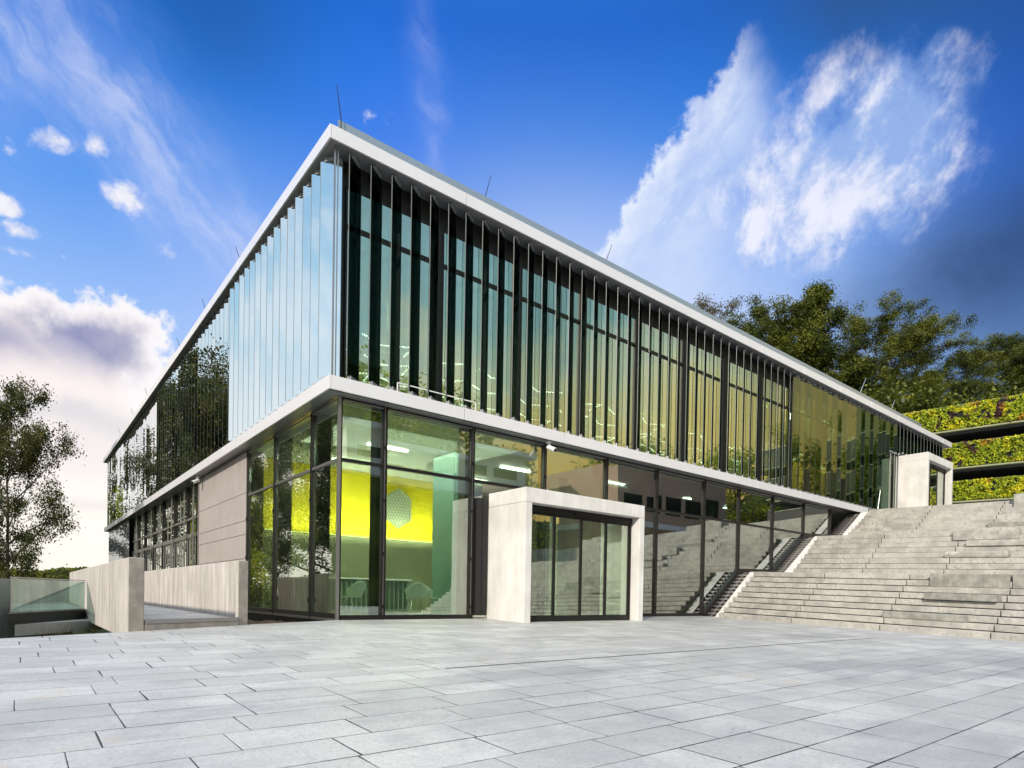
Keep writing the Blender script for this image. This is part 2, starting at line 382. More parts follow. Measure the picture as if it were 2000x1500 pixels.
def m_yellow():
    m_, k, o = mat('yellow_relief_plaster'); P = pos(k)
    n = k.noise(scaled(k, P, (1, 1, 2.2)), 5, 8, .6, dist=.8)
    principled(k, o, k.mix(n.outputs['Fac'], (.70, .54, .004), (.95, .78, .01)), .6, bump=n.outputs['Fac'], bstr=.9, bdist=.06); return m_
M['yellow'] = m_yellow()
def m_panel():
    m_, k, o = mat('bronze_mauve_panel'); P = pos(k)
    sp = k.new('ShaderNodeSeparateXYZ'); k.l.new(P, sp.inputs[0])
    cell = k.new('ShaderNodeTexWhiteNoise', noise_dimensions='2D')
    k.l.new(k.comb(k.m('FLOOR', k.mul(sp.outputs[1], .41)), k.m('FLOOR', k.mul(sp.outputs[2], 1.07)), 0.0), cell.inputs[0])
    n = k.noise(P, 2.2, 6, .6)
    c = k.mix(n.outputs['Fac'], (.40, .355, .345), (.56, .50, .485))
    c = k.mix(k.mul(cell.outputs['Value'], .25), c, (.62, .56, .54))
    principled(k, o, c, .42, .25, bump=n.outputs['Fac'], bstr=.1); return m_
M['panel'] = m_panel()
def m_paving():
    m_, k, o = mat('grey_granite_paving'); P = pos(k)
    sp = k.new('ShaderNodeSeparateXYZ'); k.l.new(P, sp.inputs[0])
    x, y = sp.outputs[0], sp.outputs[1]
    RH, SL = .405, .74
    yr = k.m('DIVIDE', k.add(y, .32), RH); row = k.m('FLOOR', yr); fy = k.sub(yr, row)
    wr = k.new('ShaderNodeTexWhiteNoise', noise_dimensions='1D'); k.l.new(row, wr.inputs['W'])
    xr = k.add(k.m('DIVIDE', x, SL), k.mul(wr.outputs['Value'], 3.0)); cx_ = k.m('FLOOR', xr); fx = k.sub(xr, cx_)
    dy = k.mul(k.m('MINIMUM', fy, k.sub(1.0, fy)), RH); dx = k.mul(k.m('MINIMUM', fx, k.sub(1.0, fx)), SL)
    jn = k.noise(P, 1.6, 4, .6)
    wid = k.sm(jn.outputs['Fac'], .35, .7, .002, .0075)     # joints open and close
    dm = k.m('MINIMUM', dx, dy)
    nd = k.new('ShaderNodeMath', operation='LESS_THAN'); k.l.new(dm, nd.inputs[0]); k.l.new(wid, nd.inputs[1]); joint = nd.outputs[0]
    cw = k.new('ShaderNodeTexWhiteNoise', noise_dimensions='2D'); k.l.new(k.comb(cx_, row, 0.0), cw.inputs[0])
    base = k.mix(cw.outputs['Value'], (.44, .43, .415), (.58, .57, .55))
    g1 = k.noise(P, 42, 6, .8); g2 = k.noise(P, 1.1, 7, .65); g3 = k.noise(scaled(k, P, (.35, 1.4, 1)), 3.0, 7, .65)
    base = k.mix(k.mul(k.sm(g2.outputs['Fac'], .42, .60), .55), base, (.33, .325, .32))
    st_ = k.noise(scaled(k, P, (.25, .8, 1)), .55, 6, .6)
    base = k.mix(k.mul(k.sm(st_.outputs['Fac'], .52, .64), .55), base, (.22, .225, .245))
    base = k.mix(k.mul(k.sm(g3.outputs['Fac'], .5, .72), .30), base, (.30, .31, .335))
    base = k.mix(k.mul(k.sm(g1.outputs['Fac'], .42, .72), .6), base, (.22, .22, .225))
    pit = k.noise(P, 26, 2, .5); gp = k.noise(P, 1.7, 3, .5)
    pits = k.mul(k.sm(pit.outputs['Fac'], .715, .74), k.sm(gp.outputs['Fac'], .48, .58))
    base = k.mix(k.mul(pits, .8), base, (.08, .08, .08))
    rust = k.noise(P, 1.35, 5, .7)
    base = k.mix(k.mul(k.sm(rust.outputs['Fac'], .62, .76), .6), base, (.50, .40, .28))
    base = k.mix(joint, base, (.035, .036, .04))
    h = k.add(k.mul(k.sm(dm, 0.0, .008), 1.0), k.mul(g1.outputs['Fac'], .12))
    h = k.add(h, k.mul(cw.outputs['Value'], .12))
    principled(k, o, base, k.sm(g2.outputs['Fac'], .3, .7, .42, .62), bump=h, bstr=.5, bdist=.006, spec=.45); return m_
M['paving'] = m_paving()
def m_steps():
    m_, k, o = mat('weathered_step_concrete'); P = pos(k)
    g = k.new('ShaderNodeNewGeometry')
    a = k.noise(scaled(k, P, (1, .8, .8)), 2.2, 7, .65); b = k.noise(P, 7, 7, .7); c = k.noise(P, 45, 4, .7)
    col = k.mix(k.sm(a.outputs['Fac'], .35, .65), (.27, .26, .24), (.47, .45, .42))
    sp = k.new('ShaderNodeSeparateXYZ'); k.l.new(P, sp.inputs[0])
    col = k.mix(k.mul(k.sm(b.outputs['Fac'], .48, .66), .45), col, (.17, .165, .15))
    lich = k.noise(P, 14, 6, .8)
    col = k.mix(k.mul(k.mul(k.sm(lich.outputs['Fac'], .5, .62), k.sm(a.outputs['Fac'], .45, .62)), .55), col, (.12, .12, .105))
    col = k.mix(k.mul(k.sm(c.outputs['Fac'], .55, .75), .4), col, (.2, .19, .17))
    rnd = k.mul(g.outputs['Random Per Island'], .35)
    col = k.mix(rnd, col, (.48, .46, .42))
    principled(k, o, col, .8, bump=k.add(b.outputs['Fac'], c.outputs['Fac']), bstr=.3, bdist=.008, spec=.3); return m_
M['steps'] = m_steps()
M['block'] = concrete('dark_weathered_concrete', (.19, .185, .165), (.34, .33, .30), .3, 3.0, .85)
def leafmat(name, cols, trans=.35, rough=.5, patch=None):
    m_, k, o = mat(name)
    g = k.new('ShaderNodeNewGeometry'); n = k.noise(g.outputs['Position'], patch or .5, 3, .5)
    f = k.add(k.mul(g.outputs['Random Per Island'], .5), k.mul(k.sm(n.outputs['Fac'], .35, .65), .5))
    st = [(i / (len(cols) - 1), c) for i, c in enumerate(cols)]
    c = k.ramp(f, st)
    p = principled(k, None, (.1, .1, .1), rough, spec=.3); k.l.new(c, p.inputs['Base Color'])
    t = k.new('ShaderNodeBsdfTranslucent'); k.l.new(k.mix(.5, c, (.07, .10, .01), 'ADD'), t.inputs[0])
    mx = k.new('ShaderNodeMixShader'); mx.inputs[0].default_value = trans
    k.l.new(p.outputs[0], mx.inputs[1]); k.l.new(t.outputs[0], mx.inputs[2]); k.l.new(mx.outputs[0], o.inputs['Surface']); return m_
M['leaf_dark'] = leafmat('dark_green_leaves', [(.010, .017, .004), (.040, .056, .008), (.115, .135, .018), (.22, .22, .026)], .25, .45, .35)
M['leaf_left'] = leafmat('autumn_green_leaves', [(.02, .03, .008), (.05, .06, .012), (.09, .085, .02), (.14, .11, .03)], .3, .5, .5)
M['leaf_brown'] = leafmat('brownish_leaves', [(.05, .04, .015), (.11, .09, .03), (.16, .13, .05)], .3, .5, .5)
M['leaf_yel'] = leafmat('yellow_green_leaves', [(.16, .19, .02), (.30, .33, .03), (.46, .46, .05)], .35, .5, .35)
def m_greenwall():
    m_, k, o = mat('planted_wall_leaves')
    g = k.new('ShaderNodeNewGeometry'); P = g.outputs['Position']
    n = k.noise(P, .55, 4, .6, dist=.7); sc = k.new('ShaderNodeSeparateColor'); k.l.new(n.outputs['Color'], sc.inputs[0])
    r = g.outputs['Random Per Island']
    c = k.mix(r, (.10, .17, .012), (.46, .50, .025))
    c = k.mix(k.sm(sc.outputs[0], .50, .62), c, k.mix(r, (.40, .40, .01), (.72, .64, .03)))
    c = k.mix(k.sm(sc.outputs[1], .58, .64), c, k.mix(r, (.045, .018, .025), (.12, .05, .055)))
    c = k.mix(k.mul(k.sm(sc.outputs[2], .60, .66), .8), c, k.mix(r, (.30, .12, .02), (.50, .30, .03)))
    p = principled(k, o, (.1, .1, .1), .55, spec=.25); k.l.new(c, p.inputs['Base Color']); return m_
M['gwall'] = m_greenwall()
def m_ground():
    m_, k, o = mat('rough_grass_ground'); P = pos(k)
    a = k.noise(P, .25, 8, .65); b = k.noise(P, 3, 6, .7)
    c = k.mix(k.sm(a.outputs['Fac'], .4, .6), (.030, .045, .014), (.07, .085, .025)); c = k.mix(k.mul(b.outputs['Fac'], .6), c, (.05, .045, .025))
    principled(k, o, c, .95, bump=b.outputs['Fac'], bstr=.8, bdist=.2, spec=.1); return m_
M['ground'] = m_ground()

# ------------------------------------------------------------------ terrain, plaza
SLP = .032
zp = lambda x, y: SLP * min(y, 0.0)
# one sheet to the horizon with the wooded hill rising on the right and behind the camera
def ground_h(x, y):
    r = sqrt((x - 4) ** 2 + y ** 2); a = math.degrees(atan2(y, x - 4))
    h = -2.7
    ang = max(0.0, min(1.0, (a + 100) / 12)) * max(0.0, min(1.0, (58 - a) / 8))
    t = max(0.0, min(1.0, (r - 53) / 20)); t = t * t * (3 - 2 * t)
    t2 = max(0.0, min(1.0, (r - 46) / 6))
    hill = (4.2 * t2 + 18.5 * t + 8 * max(0.0, min(1.0, (r - 75) / 80))) * (1 - .5 * max(0.0, min(1.0, (-15 - a) / 15)))
    h += (hill + 2.7 * t2) * ang
    if r > 60: h += 1.2 * mnoise.noise(Vector((x * .03, y * .03, 0))) * ang
    if r > 300: h += (3 + 5 * abs(mnoise.noise(Vector((x * .004, y * .004, 3))))) * min(1, (r - 300) / 150) * (1 - ang)
    return h
g = MB(); rings = [0.5, 8, 16, 24, 32, 40, 46, 48, 50, 52, 54, 57, 60, 63, 66, 70, 75, 82, 90, 110, 140, 180, 240, 300, 340, 400, 460, 600, 1000, 2200]
NS = 144
for r in rings:
    for s_ in range(NS):
        a = 2 * pi * s_ / NS; x = 4 + r * cos(a); y = r * sin(a); g.v.append((x, y, ground_h(x, y)))
for i in range(len(rings) - 1):
    for s_ in range(NS):
        t_ = (s_ + 1) % NS; g.f.append((i * NS + s_, (i + 1) * NS + s_, (i + 1) * NS + t_, i * NS + t_)); g.mi.append(0)
g.f.append(tuple(range(NS))); g.mi.append(0)
o = g.build('ground', M['ground'], smooth=True); tag(o, kind='structure')

pl = MB()
edge_poly = [(-70, -70), (14.5, -70), (14.5, -.012), (0.0, -.012), (-.25, -.11), (-1.98, -.80), (-3.92, -1.76), (-5.34, -2.33), (-12, -5.1), (-70, -9)]
pl.prism(edge_poly, lambda x, y: zp(x, y) - .5, lambda x, y: zp(x, y))
o = pl.build('plaza_paving', M['paving']); tag(o, kind='structure')

q = MB(); q.box((-1.67, -6.777, -.0005 - .2168), (9.5, -6.763, .0045 - .2168)); o = q.build('slot_drain', simple('dark_slot_steel', (.02, .02, .022), .6)); tag(o, 'long thin dark slot drain running across the plaza paving', 'drain')
# ------------------------------------------------------------------ main building
B = empty('glass_building', 'two storey glass building with white metal roof edge and vertical glass louvres', 'building', (0, 0, 0))
XE, YE = 36.27, 39.6
ZB0, ZB1, ZF0, ZF1, OB, OF = 4.617, 4.89, 9.456, 9.724, .383, .469
def P(mb, name, m_, **kw): return mb.build(name, m_, B, **kw)
# floors, roof
m_ = MB(); m_.box((.05, .05, -.6), (XE - .2, YE - .2, .03)); P(m_, 'ground_floor', M['floor_in'])
m_ = MB(); m_.box((.12, .12, ZB0 + .02), (XE - .3, YE - .3, ZB1 + .02)); P(m_, 'upper_floor', M['ceil_w'])
m_ = MB(); m_.box((.12, .12, 9.2), (XE - .3, YE - .3, ZF1 - .1)); P(m_, 'roof', M['ceil'])
# roof edge: fascia in panels with open joints
m_ = MB()
def fascia(mb, z0, z1, o_, xe, ye, xstop=None, pan=3.2, th=.04):
    x = -o_ + th; X1 = xstop or (xe)
    while x < X1 - .01:
        x2 = min(x + pan, X1); mb.box((x + .007, -o_, z0), (x2 - .007, -o_ + th, z1)); x = x2
    y = -o_
    while y < ye - .01:
        y2 = min(y + pan, ye); mb.box((-o_, y + .007, z0), (-o_ + th, y2 - .007, z1)); y = y2
fascia(m_, ZF0, ZF1, OF, XE, YE)
m_.box((XE - .04, -OF + .045, ZF0), (XE, YE, ZF1)); m_.box((-OF + .05, YE - .04, ZF0), (XE - .05, YE, ZF1))
P(m_, 'roof_fascia', M['fascia'], bevel=.004)
m_ = MB(); m_.box((-OF + .045, -OF + .045, ZF0 + .03), (XE - .05, YE - .05, ZF0 + .09)); P(m_, 'roof_soffit', M['fascia_dark'])
m_ = MB(); m_.box((-OF + .06, -OF + .06, ZF1 - .06), (XE - .06, YE - .06, ZF1 - .02)); P(m_, 'roof_deck', M['fascia_dark'])
# set-back parapet rail above the roof
m_ = MB()
for k_ in range(15):
    x0 = .30 + k_ * 2.4; m_.box((x0 + .004, .98, ZF1 + .62), (min(x0 + 2.4, 36) - .004, 1.02, ZF1 + 1.30))
m_.box((.31, .99, ZF1 + .30), (36, 1.04, ZF1 + .60), 1)
m_.box((.30, .96, ZF1 + .60), (36, 1.06, ZF1 + .63), 1)
for k_ in range(30): m_.box((.33 + k_ * 1.2, 1.0, ZF1), (.37 + k_ * 1.2, 1.06, ZF1 + .35), 1)
P(m_, 'roof_parapet', [M['parapet'], M['black']])
# band between the floors
m_ = MB(); fascia(m_, ZB0, ZB1, OB, XE, YE, xstop=25.3); P(m_, 'storey_band', M['fascia'], bevel=.004)
m_ = MB(); m_.box((-OB + .045, -OB + .045, ZB0 + .015), (25.2, .11, ZB0 + .045)); m_.box((-OB + .045, .11, ZB0 + .015), (.11, YE, ZB0 + .045))
m_.box((-OB + .03, -.31, ZB0 - .0), (25.2, -.29, ZB0 + .014), 1)
P(m_, 'band_soffit', [M['fascia_dark'], M['black']])
m_ = MB(); m_.box((-OB + .045, -OB + .045, ZB1 - .03), (25.2, .11, ZB1 + .004)); m_.box((-OB + .045, .12, ZB1 - .03), (.11, YE, ZB1 + .004)); P(m_, 'band_top', M['fascia_dark'])
# dark spandrel below the roof and above the band
m_ = MB(); m_.box((.02, .03, 8.97), (XE - .1, .09, ZF0 + .02)); m_.box((.03, .10, 8.97), (.09, YE, ZF0 + .02)); P(m_, 'spandrel', M['black'])

# stepped foot of the right-hand glazing
prof = [(0, 0), (13.0, 0), (15.15, 1.60), (17.55, 1.66), (19.97, 3.22), (22.3, 3.36), (24.3, 4.6), (25.2, 4.6)]
def foot(x):
    for (a, za), (b, zb) in zip(prof, prof[1:]):
        if x <= b: return za + (zb - za) * (x - a) / (b - a)
    return 4.6
MX = [0.0, 1.04, 3.37, 5.70, 8.10, 10.42, 12.97, 15.13, 17.50, 19.97, 22.35, 24.4]
TZ = 3.34
GY = .0
frame_l = []
for i in range(len(MX) - 1):
    a, b = MX[i] + .07, MX[i + 1] - .05
    mid = (a + b) / 2
    # upper pane
    def pane(poly, nm='window_pane'):
        q = MB(); q.prism_xz(poly, GY + .03, GY + .045); return P(q, nm, M['glass_g'] if poly[0][0] < 8 else M['glass_h'])
    if foot(b) < ZB0 - .35:
        lo = max(TZ + .03, 0)
        if foot(a) < TZ: pane([(a, max(lo, foot(a) + .1)), (b, max(lo, foot(b) + .1)), (b, ZB0 - .03), (a, ZB0 - .03)])
        else: pane([(a, foot(a) + .1), (b, foot(b) + .1), (b, ZB0 - .03), (a, ZB0 - .03)])
        if foot(a) < TZ - .25 and not (3.3 < a < 8.0):
            zr = min(foot(b) + .10, TZ - .035)
            pane([(a, foot(a) + .10), (b, zr), (b, TZ - .03), (a, TZ - .03)])
    if 3.3 < a < 3.6: pane([(3.44, .1), (3.70, .1), (3.70, TZ - .03), (3.44, TZ - .03)])
for i, x in enumerate(MX):
    if x > 24: break
    q = MB(); z0 = max(foot(x) - .02, .0)
    if i == 0:
        q.box((-.03, -.03, -.02), (.03, .03, ZB0 + .01), 1); q.box((.032, .0, -.02), (.07, .06, ZB0 + .01)); q.box((0, .032, -.02), (.03, .07, ZB0 + .01))
    else:
        q.box((x - .055, -.02, z0), (x - .018, .07, ZB0 + .01)); q.box((x + .018, -.02, z0), (x + .055, .07, ZB0 + .01)); q.box((x - .018, .0, z0), (x + .018, .05, ZB0 + .008), 1)
        for zz in [z0 + .25 + 1.15 * j for j in range(int((ZB0 - z0 - .3) / 1.15) + 1)]: q.box((x - .025, -.035, zz), (x + .025, -.021, zz + .07), 0)
    P(q, 'mullion', [M['frame'], M['frame_light']])
    if 0 < i:
        q = MB(); q.box((x - .13, .12, z0 - .02 if x > 13 else .03), (x + .11, .42, ZB0 + .015)); P(q, 'column', M['black'])
for i in range(len(MX) - 1):
    q = MB()
    a, b = MX[i] + .056, MX[i + 1] - .056
    if MX[i] < .5: a = .075
    if foot(b) < TZ - .1: q.box((a, -.012, TZ - .035), (b, .066, TZ + .035))
    elif foot(a) < TZ - .1: q.box((a, -.012, TZ - .035), (a + (b - a) * .55, .066, TZ + .035))
    if q.v: P(q, 'transom', M['frame'])
    q = MB()
    q.box((a, -.01, ZB0 - .06), (b, .064, ZB0 + .008)); q.box((a, -.035, ZB0 - .055), (b, -.012, ZB0 - .035), 1); P(q, 'head_frame', [M['frame'], M['frame_light']])
for (p0, p1) in ((.075, 3.44), (8.06, 12.94)): q = MB(); q.box((p0, -.014, 0.0), (p1, .066, .10)); P(q, 'base_frame', M['frame'])
q = MB()
for (a, za), (b, zb) in zip(prof[:-1], prof[1:]):
    if a == 0: continue
    e = .0
    q.prism_xz([(a, za - .12), (b, zb - .12), (b, zb + .09), (a, za + .09)], -.05, .068)
P(q, 'base_frame', M['frame'])
q = MB(); q.prism_xz([(3.45, .08), (3.79, .08), (3.79, 2.92), (3.45, 2.92)], -.10, .028); q.prism_xz([(3.62, .12), (3.64, .12), (3.64, 2.88), (3.62, 2.88)], -.112, -.101); P(q, 'side_door', M['black'])

# grating and white kerb beside the sloping foot
q = MB(); q2 = MB()
for (a, za), (b, zb) in zip(prof[1:-1], prof[2:]):
    q2.prism_xz([(a, za - .25), (b, zb - .25), (b, zb - .03), (a, za - .03)], -.78, -.46)
    n = max(1, int((b - a) / .16)) if (zb - za) > .3 else 3
    q.prism_xz([(a, za - .3), (b, zb - .3), (b, zb - .16), (a, za - .16)], -.455, -.055, 1)
    for j in range(n):
        x = a + (b - a) * (j + .5) / n; z = foot(x)
        q.box((x - .018, -.45, z - .12), (x + .018, -.06, z - .06))
    q.prism_xz([(a, za - .15), (b, zb - .15), (b, zb - .04), (a, za - .04)], -.27, -.245)
P(q, 'drain_grating', [M['frame_light'], M['black']]); P(q2, 'sloping_kerb', M['conc'])

# ---- left-hand ground floor
LY = [0.0, 1.50, 4.05, 6.42]
for i in range(3):
    a, b = LY[i] + .07, LY[i + 1] - .06
    for z0, z1 in ((.13, TZ - .03), (TZ + .03, ZB0 - .03)):
        q = MB(); q.box((.03, a, z0), (.045, b, z1)); P(q, 'window_pane', M['glass_g'])
for y in LY[1:]:
    q = MB(); q.box((-.02, y - .055, -.02), (.07, y - .02, ZB0 + .01)); q.box((-.02, y + .02, -.02), (.07, y + .055, ZB0 + .01)); q.box((.0, y - .02, -.02), (.05, y + .02, ZB0 + .01), 1)
    for zz in (.35, 1.5, 2.6): q.box((-.05, y - .03, zz), (-.021, y + .03, zz + .09))
    P(q, 'mullion', [M['frame'], M['frame_light']])
    q = MB(); q.box((.14, y + .0, .03), (.44, y + .30, ZB0 + .015)); P(q, 'column', M['black'])
for i in range(3):
    a, b = LY[i] + .075, LY[i + 1] - .056
    for nm_, lo_, hi_, mk_ in (('transom', (-.012, a, TZ - .03), (.066, b, TZ + .03), 'frame_light'), ('base_frame', (-.012, a, .03), (.066, b, .13), 'frame'), ('head_frame', (-.03, a, ZB0 - .07), (.064, b, ZB0 - .03), 'frame_light')):
        q = MB(); q.box(lo_, hi_); P(q, nm_, M[mk_])
q = MB(); q.box((-.02, .07, -.03), (.068, 6.5, .025)); P(q, 'sill_strip', M['frame_light'])
q = MB(); q.box((.0, .07, -.6), (.066, 6.5, -.035)); P(q, 'plinth', M['frame'])
# bronze panel wall
q = MB()
zs_ = [-.6, .62, 1.52, 2.22, 2.62, 3.42, ZB0]
for r_, (z0, z1) in enumerate(zip(zs_, zs_[1:])):
    ys = [6.52] + [y for y in ([7.6, 10.4], [6.95, 9.6], [8.6, 11.3], [7.2, 10.0], [8.9, 11.6], [7.6, 10.6])[r_]] + [12.35]
    for y0, y1 in zip(ys, ys[1:]): q.box((-.03, y0 + .007, z0 + .007), (.03, y1 - .007, z1 - .007))
P(q, 'wall_panel', M['panel'], bevel=.004)
q = MB(); q.box((.03, 6.48, -.6), (.08, 12.4, ZB0)); P(q, 'panel_backing', M['black'])
# curtain wall beyond with many thin bronze posts
CW = [12.4, 13.2, 14.85, 17.4, 20.1, 22.5, 25.2, 27.3, 29.4]
for a, b in zip(CW, CW[1:]):
    q = MB(); q.box((.12, a + .05, .1), (.135, b - .05, ZB0 - .03)); P(q, 'window_pane', M['glass_u'])
    q = MB(); q.box((.05, a - .04, -.6), (.18, a + .04, ZB0 + .01)); q.box((-.06, a - .02, -.6), (-.02, a + .02, ZB0), 1); P(q, 'mullion', [M['frame'], M['frame_light']])
q = MB(); q.box((.06, 12.45, TZ - .04), (.11, 29.4, TZ + .05)); P(q, 'transom', M['frame_light'])
q = MB(); q.box((.06, 12.45, 2.62), (.11, 29.4, 2.78), 0); q.box((.06, 12.45, -.6), (.2, 29.4, .12), 1)
for j in range(34):
    y = 12.8 + j * .5; q.box((.07, y, .12), (.10, y + .03, 2.62), 0)
P(q, 'slat_screen', [M['frame_light'], M['frame']])

# ---- upper glazing behind the louvres
UX = [0.09, 2.35, 4.70, 7.05, 9.40, 11.75, 14.10, 16.45, 18.80, 21.15, 23.50, 25.85, 28.20, 30.55, 32.90, XE - .1]
for a, b in zip(UX, UX[1:]):
    q = MB(); q.box((a + .03, .05, ZB1 + .05), (b - .03, .065, 8.15)); q.box((a + .03, .05, 8.21), (b - .03, .065, 8.96)); P(q, 'window_pane', M['glass_u'] if a < 18 else M['glass_v'])
    wm = .035 if a < .5 else .13; q = MB(); q.box((a - wm, .0, ZB1 + .06), (a + wm, .10, 8.96)); P(q, 'mullion', M['black'])
    if a > .5: q = MB(); q.box((a - .2, .25, ZB1 + .02), (a + .12, .6, 9.2)); P(q, 'column', M['black'])
UY = [0.09 + 2.44 * j for j in range(16)] + [YE - .05]
for a, b in zip(UY, UY[1:]):
    q = MB(); q.box((.05, a + .03, ZB1 + .05), (.065, b - .03, 8.96)); P(q, 'window_pane', M['glass_u'])
for bx in (((.10, -.005, 8.15), (XE - .1, .08, 8.21)), ((-.005, .10, 8.15), (.08, YE, 8.21)), ((.10, .0, ZB1 + .004), (XE - .1, .08, ZB1 + .05))): q = MB(); q.box(*bx); P(q, 'transom', M['frame'])
q = MB(); q.box((0, 0, ZB1), (.08, .08, ZF0)); q.box((-.30, -.30, ZB1), (-.27, -.27, ZF0 + .03), 1); q.box((-.24, -.32, ZB1), (-.22, -.30, ZF0 + .03), 1); P(q, 'corner_post', [M['frame'], M['frame_light']])

# ---- louvres
def louvre(pv, ang, w, z0, z1, m_, bracket=True, name='glass_louvre', coll=None):
    """vertical glass blade centred on pv (x,y), ang = direction of its width"""
    c = Vector((cos(ang), sin(ang))); n = Vector((-c.y, c.x)); t = .007
    def ring(o0, o1, hw):
        return [(pv[0] + c.x * s_ + n.x * q_, pv[1] + c.y * s_ + n.y * q_) for s_, q_ in ((-hw, o0), (hw, o0), (hw, o1), (-hw, o1))]
    q = coll or MB(); r = ring(-t, t, w / 2 - .012)
    q.hexa([(x, y, z0) for x, y in r] + [(x, y, z1) for x, y in r])
    for s_ in (-w / 2 + .006, w / 2 - .006):
        e = [(pv[0] + c.x * (s_ + a) + n.x * b, pv[1] + c.y * (s_ + a) + n.y * b) for a, b in ((-.006, -t * 1.1), (.006, -t * 1.1), (.006, t * 1.1), (-.006, t * 1.1))]
        q.hexa([(x, y, z0) for x, y in e] + [(x, y, z1) for x, y in e], 1)
    bq = q; bm = 2 if coll else 0; brs = []
    for (za, zb, sgn) in ((z0 - .0, z0, -1), (z1, z1, 1)):
        r = ring(-.035, .035, w * .28)
        zlo, zhi = (z0 - .055, z0 + .02) if sgn < 0 else (z1 - .02, z1 + .055)
        if not coll: bq = MB(); brs.append(bq)
        bq.hexa([(x, y, zlo) for x, y in r] + [(x, y, zhi) for x, y in r], bm)
        bq.bar((pv[0], pv[1], zhi if sgn > 0 else zlo), (pv[0], pv[1], (ZF0 + .03) if sgn > 0 else ZB1 + .005), .03, mi=bm)
    if coll: return None
    o = q.build(name, [m_, M['edge']], B)
    for bq in brs: bq.build('louvre_bracket', M['fascia_dark'], o)
    return o
PITCH = .475
zl0, zl1 = ZB1 + .075, 9.38
far = MB()
nR = int((XE - .3) / PITCH)
for k_ in range(nR):
    x = .18 + k_ * PITCH
    if x < 18.5: a = radians(38 - .85 * x); w = .50
    elif x < 28.9: a = radians(-6 + 4.0 * sin(k_ * 2.7)); w = .465
    else: a = radians(34); w = .44
    a += radians(random.uniform(-1.2, 1.2))
    z0 = zl0
    if 28.0 < x: z0 = 8.0 if x < 33.4 else zl0
    if x > 29.4 and x < 33.4: z0 = 8.12
    louvre((x, -.22), a, w, z0, zl1, M['louvre_r'] if x < 18.5 else (M['louvre_g'] if x < 24.2 else M['louvre_c']))
nL = int((YE - .3) / .49)
for k_ in range(nL):
    y = .02 + k_ * .49
    # blade direction measured so that the outer edge leans away from the corner
    if y < 7.1: a = radians(129); w = .50
    elif y < 15.3: a = radians(104); w = .49
    elif y < 19.2: a = radians(118); w = .44
    elif y < 31.3: a = radians(91); w = .50
    else: a = radians(97); w = .50
    a += radians(random.uniform(-1, 1) * (.35 if y < 7.1 else 1.6))
    if k_ < 24: louvre((-.22, y + .02), a, w, zl0, zl1, M['louvre_l'])
    else: louvre((-.22, y + .02), a, w, zl0, zl1, M['louvre_l'], coll=far)
    if y > 29.4: louvre((-.15, y), radians(92), .47, -.5, ZB0 - .06, M['louvre_l'], coll=far)
far.build('louvre_row', [M['louvre_l'], M['edge'], M['fascia_dark']], B)['kind'] = 'stuff'
# white service rail at the foot of the louvres
q = MB()
for (x0, x1, zz) in ((1.15, 3.2, .10),):
    q.bar((x0, -.33, ZB1 + zz + .1), (x1, -.33, ZB1 + zz + .1), .02); q.bar((x0, -.33, ZB1), (x0, -.33, ZB1 + zz + .1), .02); q.bar((x1, -.33, ZB1), (x1, -.33, ZB1 + zz + .1), .02)
P(q, 'service_rail', M['white_p'])

# ---- interior
q = MB(); q.box((.62, 7.0, 2.49), (6.87, 7.2, ZB0 + .01)); P(q, 'yellow_wall', M['yellow'])
q = MB(); q.box((.62, 6.98, .03), (6.87, 7.2, 2.44)); q.box((6.88, 6.9, .03), (6.98, 7.2, ZB0 + .01)); P(q, 'olive_wall', M['green_wall_in'])
q = MB(); q.box((.64, 6.93, 2.445), (6.85, 6.965, 2.475)); P(q, 'light_strip', M['led_yel'])
q = MB(); q.box((.5, 6.96, .25), (.58, 7.05, ZB0)); P(q, 'light_strip', M['led_yel'])
q = MB(); q.box((7.0, 7.0, .03), (7.5, 7.2, ZB0)); P(q, 'pale_pillar', M['core'])
q = MB(); q.box((4.35, 2.3, .03), (4.55, 3.4, ZB0)); P(q, 'partition', M['teal'])
q = MB(); q.box((9.5, 8, .03), (30, 30, ZB0)); q.box((9, 13.5, ZB1 + .02), (30, 30, 9.2)); q.box((.3, 13, .03), (8, 13.2, ZB0)); P(q, 'core_wall', M['core'])
for x in (9.2, 11.6, 14, 18): q = MB(); q.box((x, 3.2, .03), (x + .42, 3.62, ZB0 + .01)); P(q, 'column', M['core'])
q = MB(); q.box((19.3, 1.5, ZB1 + .02), (25.4, 1.62, 6.8)); P(q, 'gold_partition', M['gold'])
def lamp(loc, sx, sy, en, col, rot):
    l_ = bpy.data.lights.new('lobby_lamp', 'AREA'); l_.shape = 'RECTANGLE'; l_.size = sx; l_.size_y = sy; l_.energy = en; l_.color = col
    o_ = bpy.data.objects.new('lobby_lamp', l_); COL.objects.link(o_); o_.location = loc; o_.rotation_euler = rot
lamp((3.7, 6.35, 2.55), 6, .12, 190, (1, .95, .7), (radians(148), 0, 0))
lamp((3.2, 2.6, ZB0 - .05), 5, 3, 420, (1, .96, .86), (0, 0, 0))
lamp((22.5, .8, 8.7), 7, .5, 1600, (1, .9, .6), (radians(20), 0, 0))
q = MB(); q.box((13.2, 4.0, .03), (13.4, 12, ZB0)); P(q, 'partition', M['core'])
q = MB(); q.box((.2, YE - .3, 0), (XE - .2, YE - .2, 9.2)); q.box((XE - .25, .3, 0), (XE - .2, YE - .3, 9.2)); P(q, 'rear_wall', M['core'])
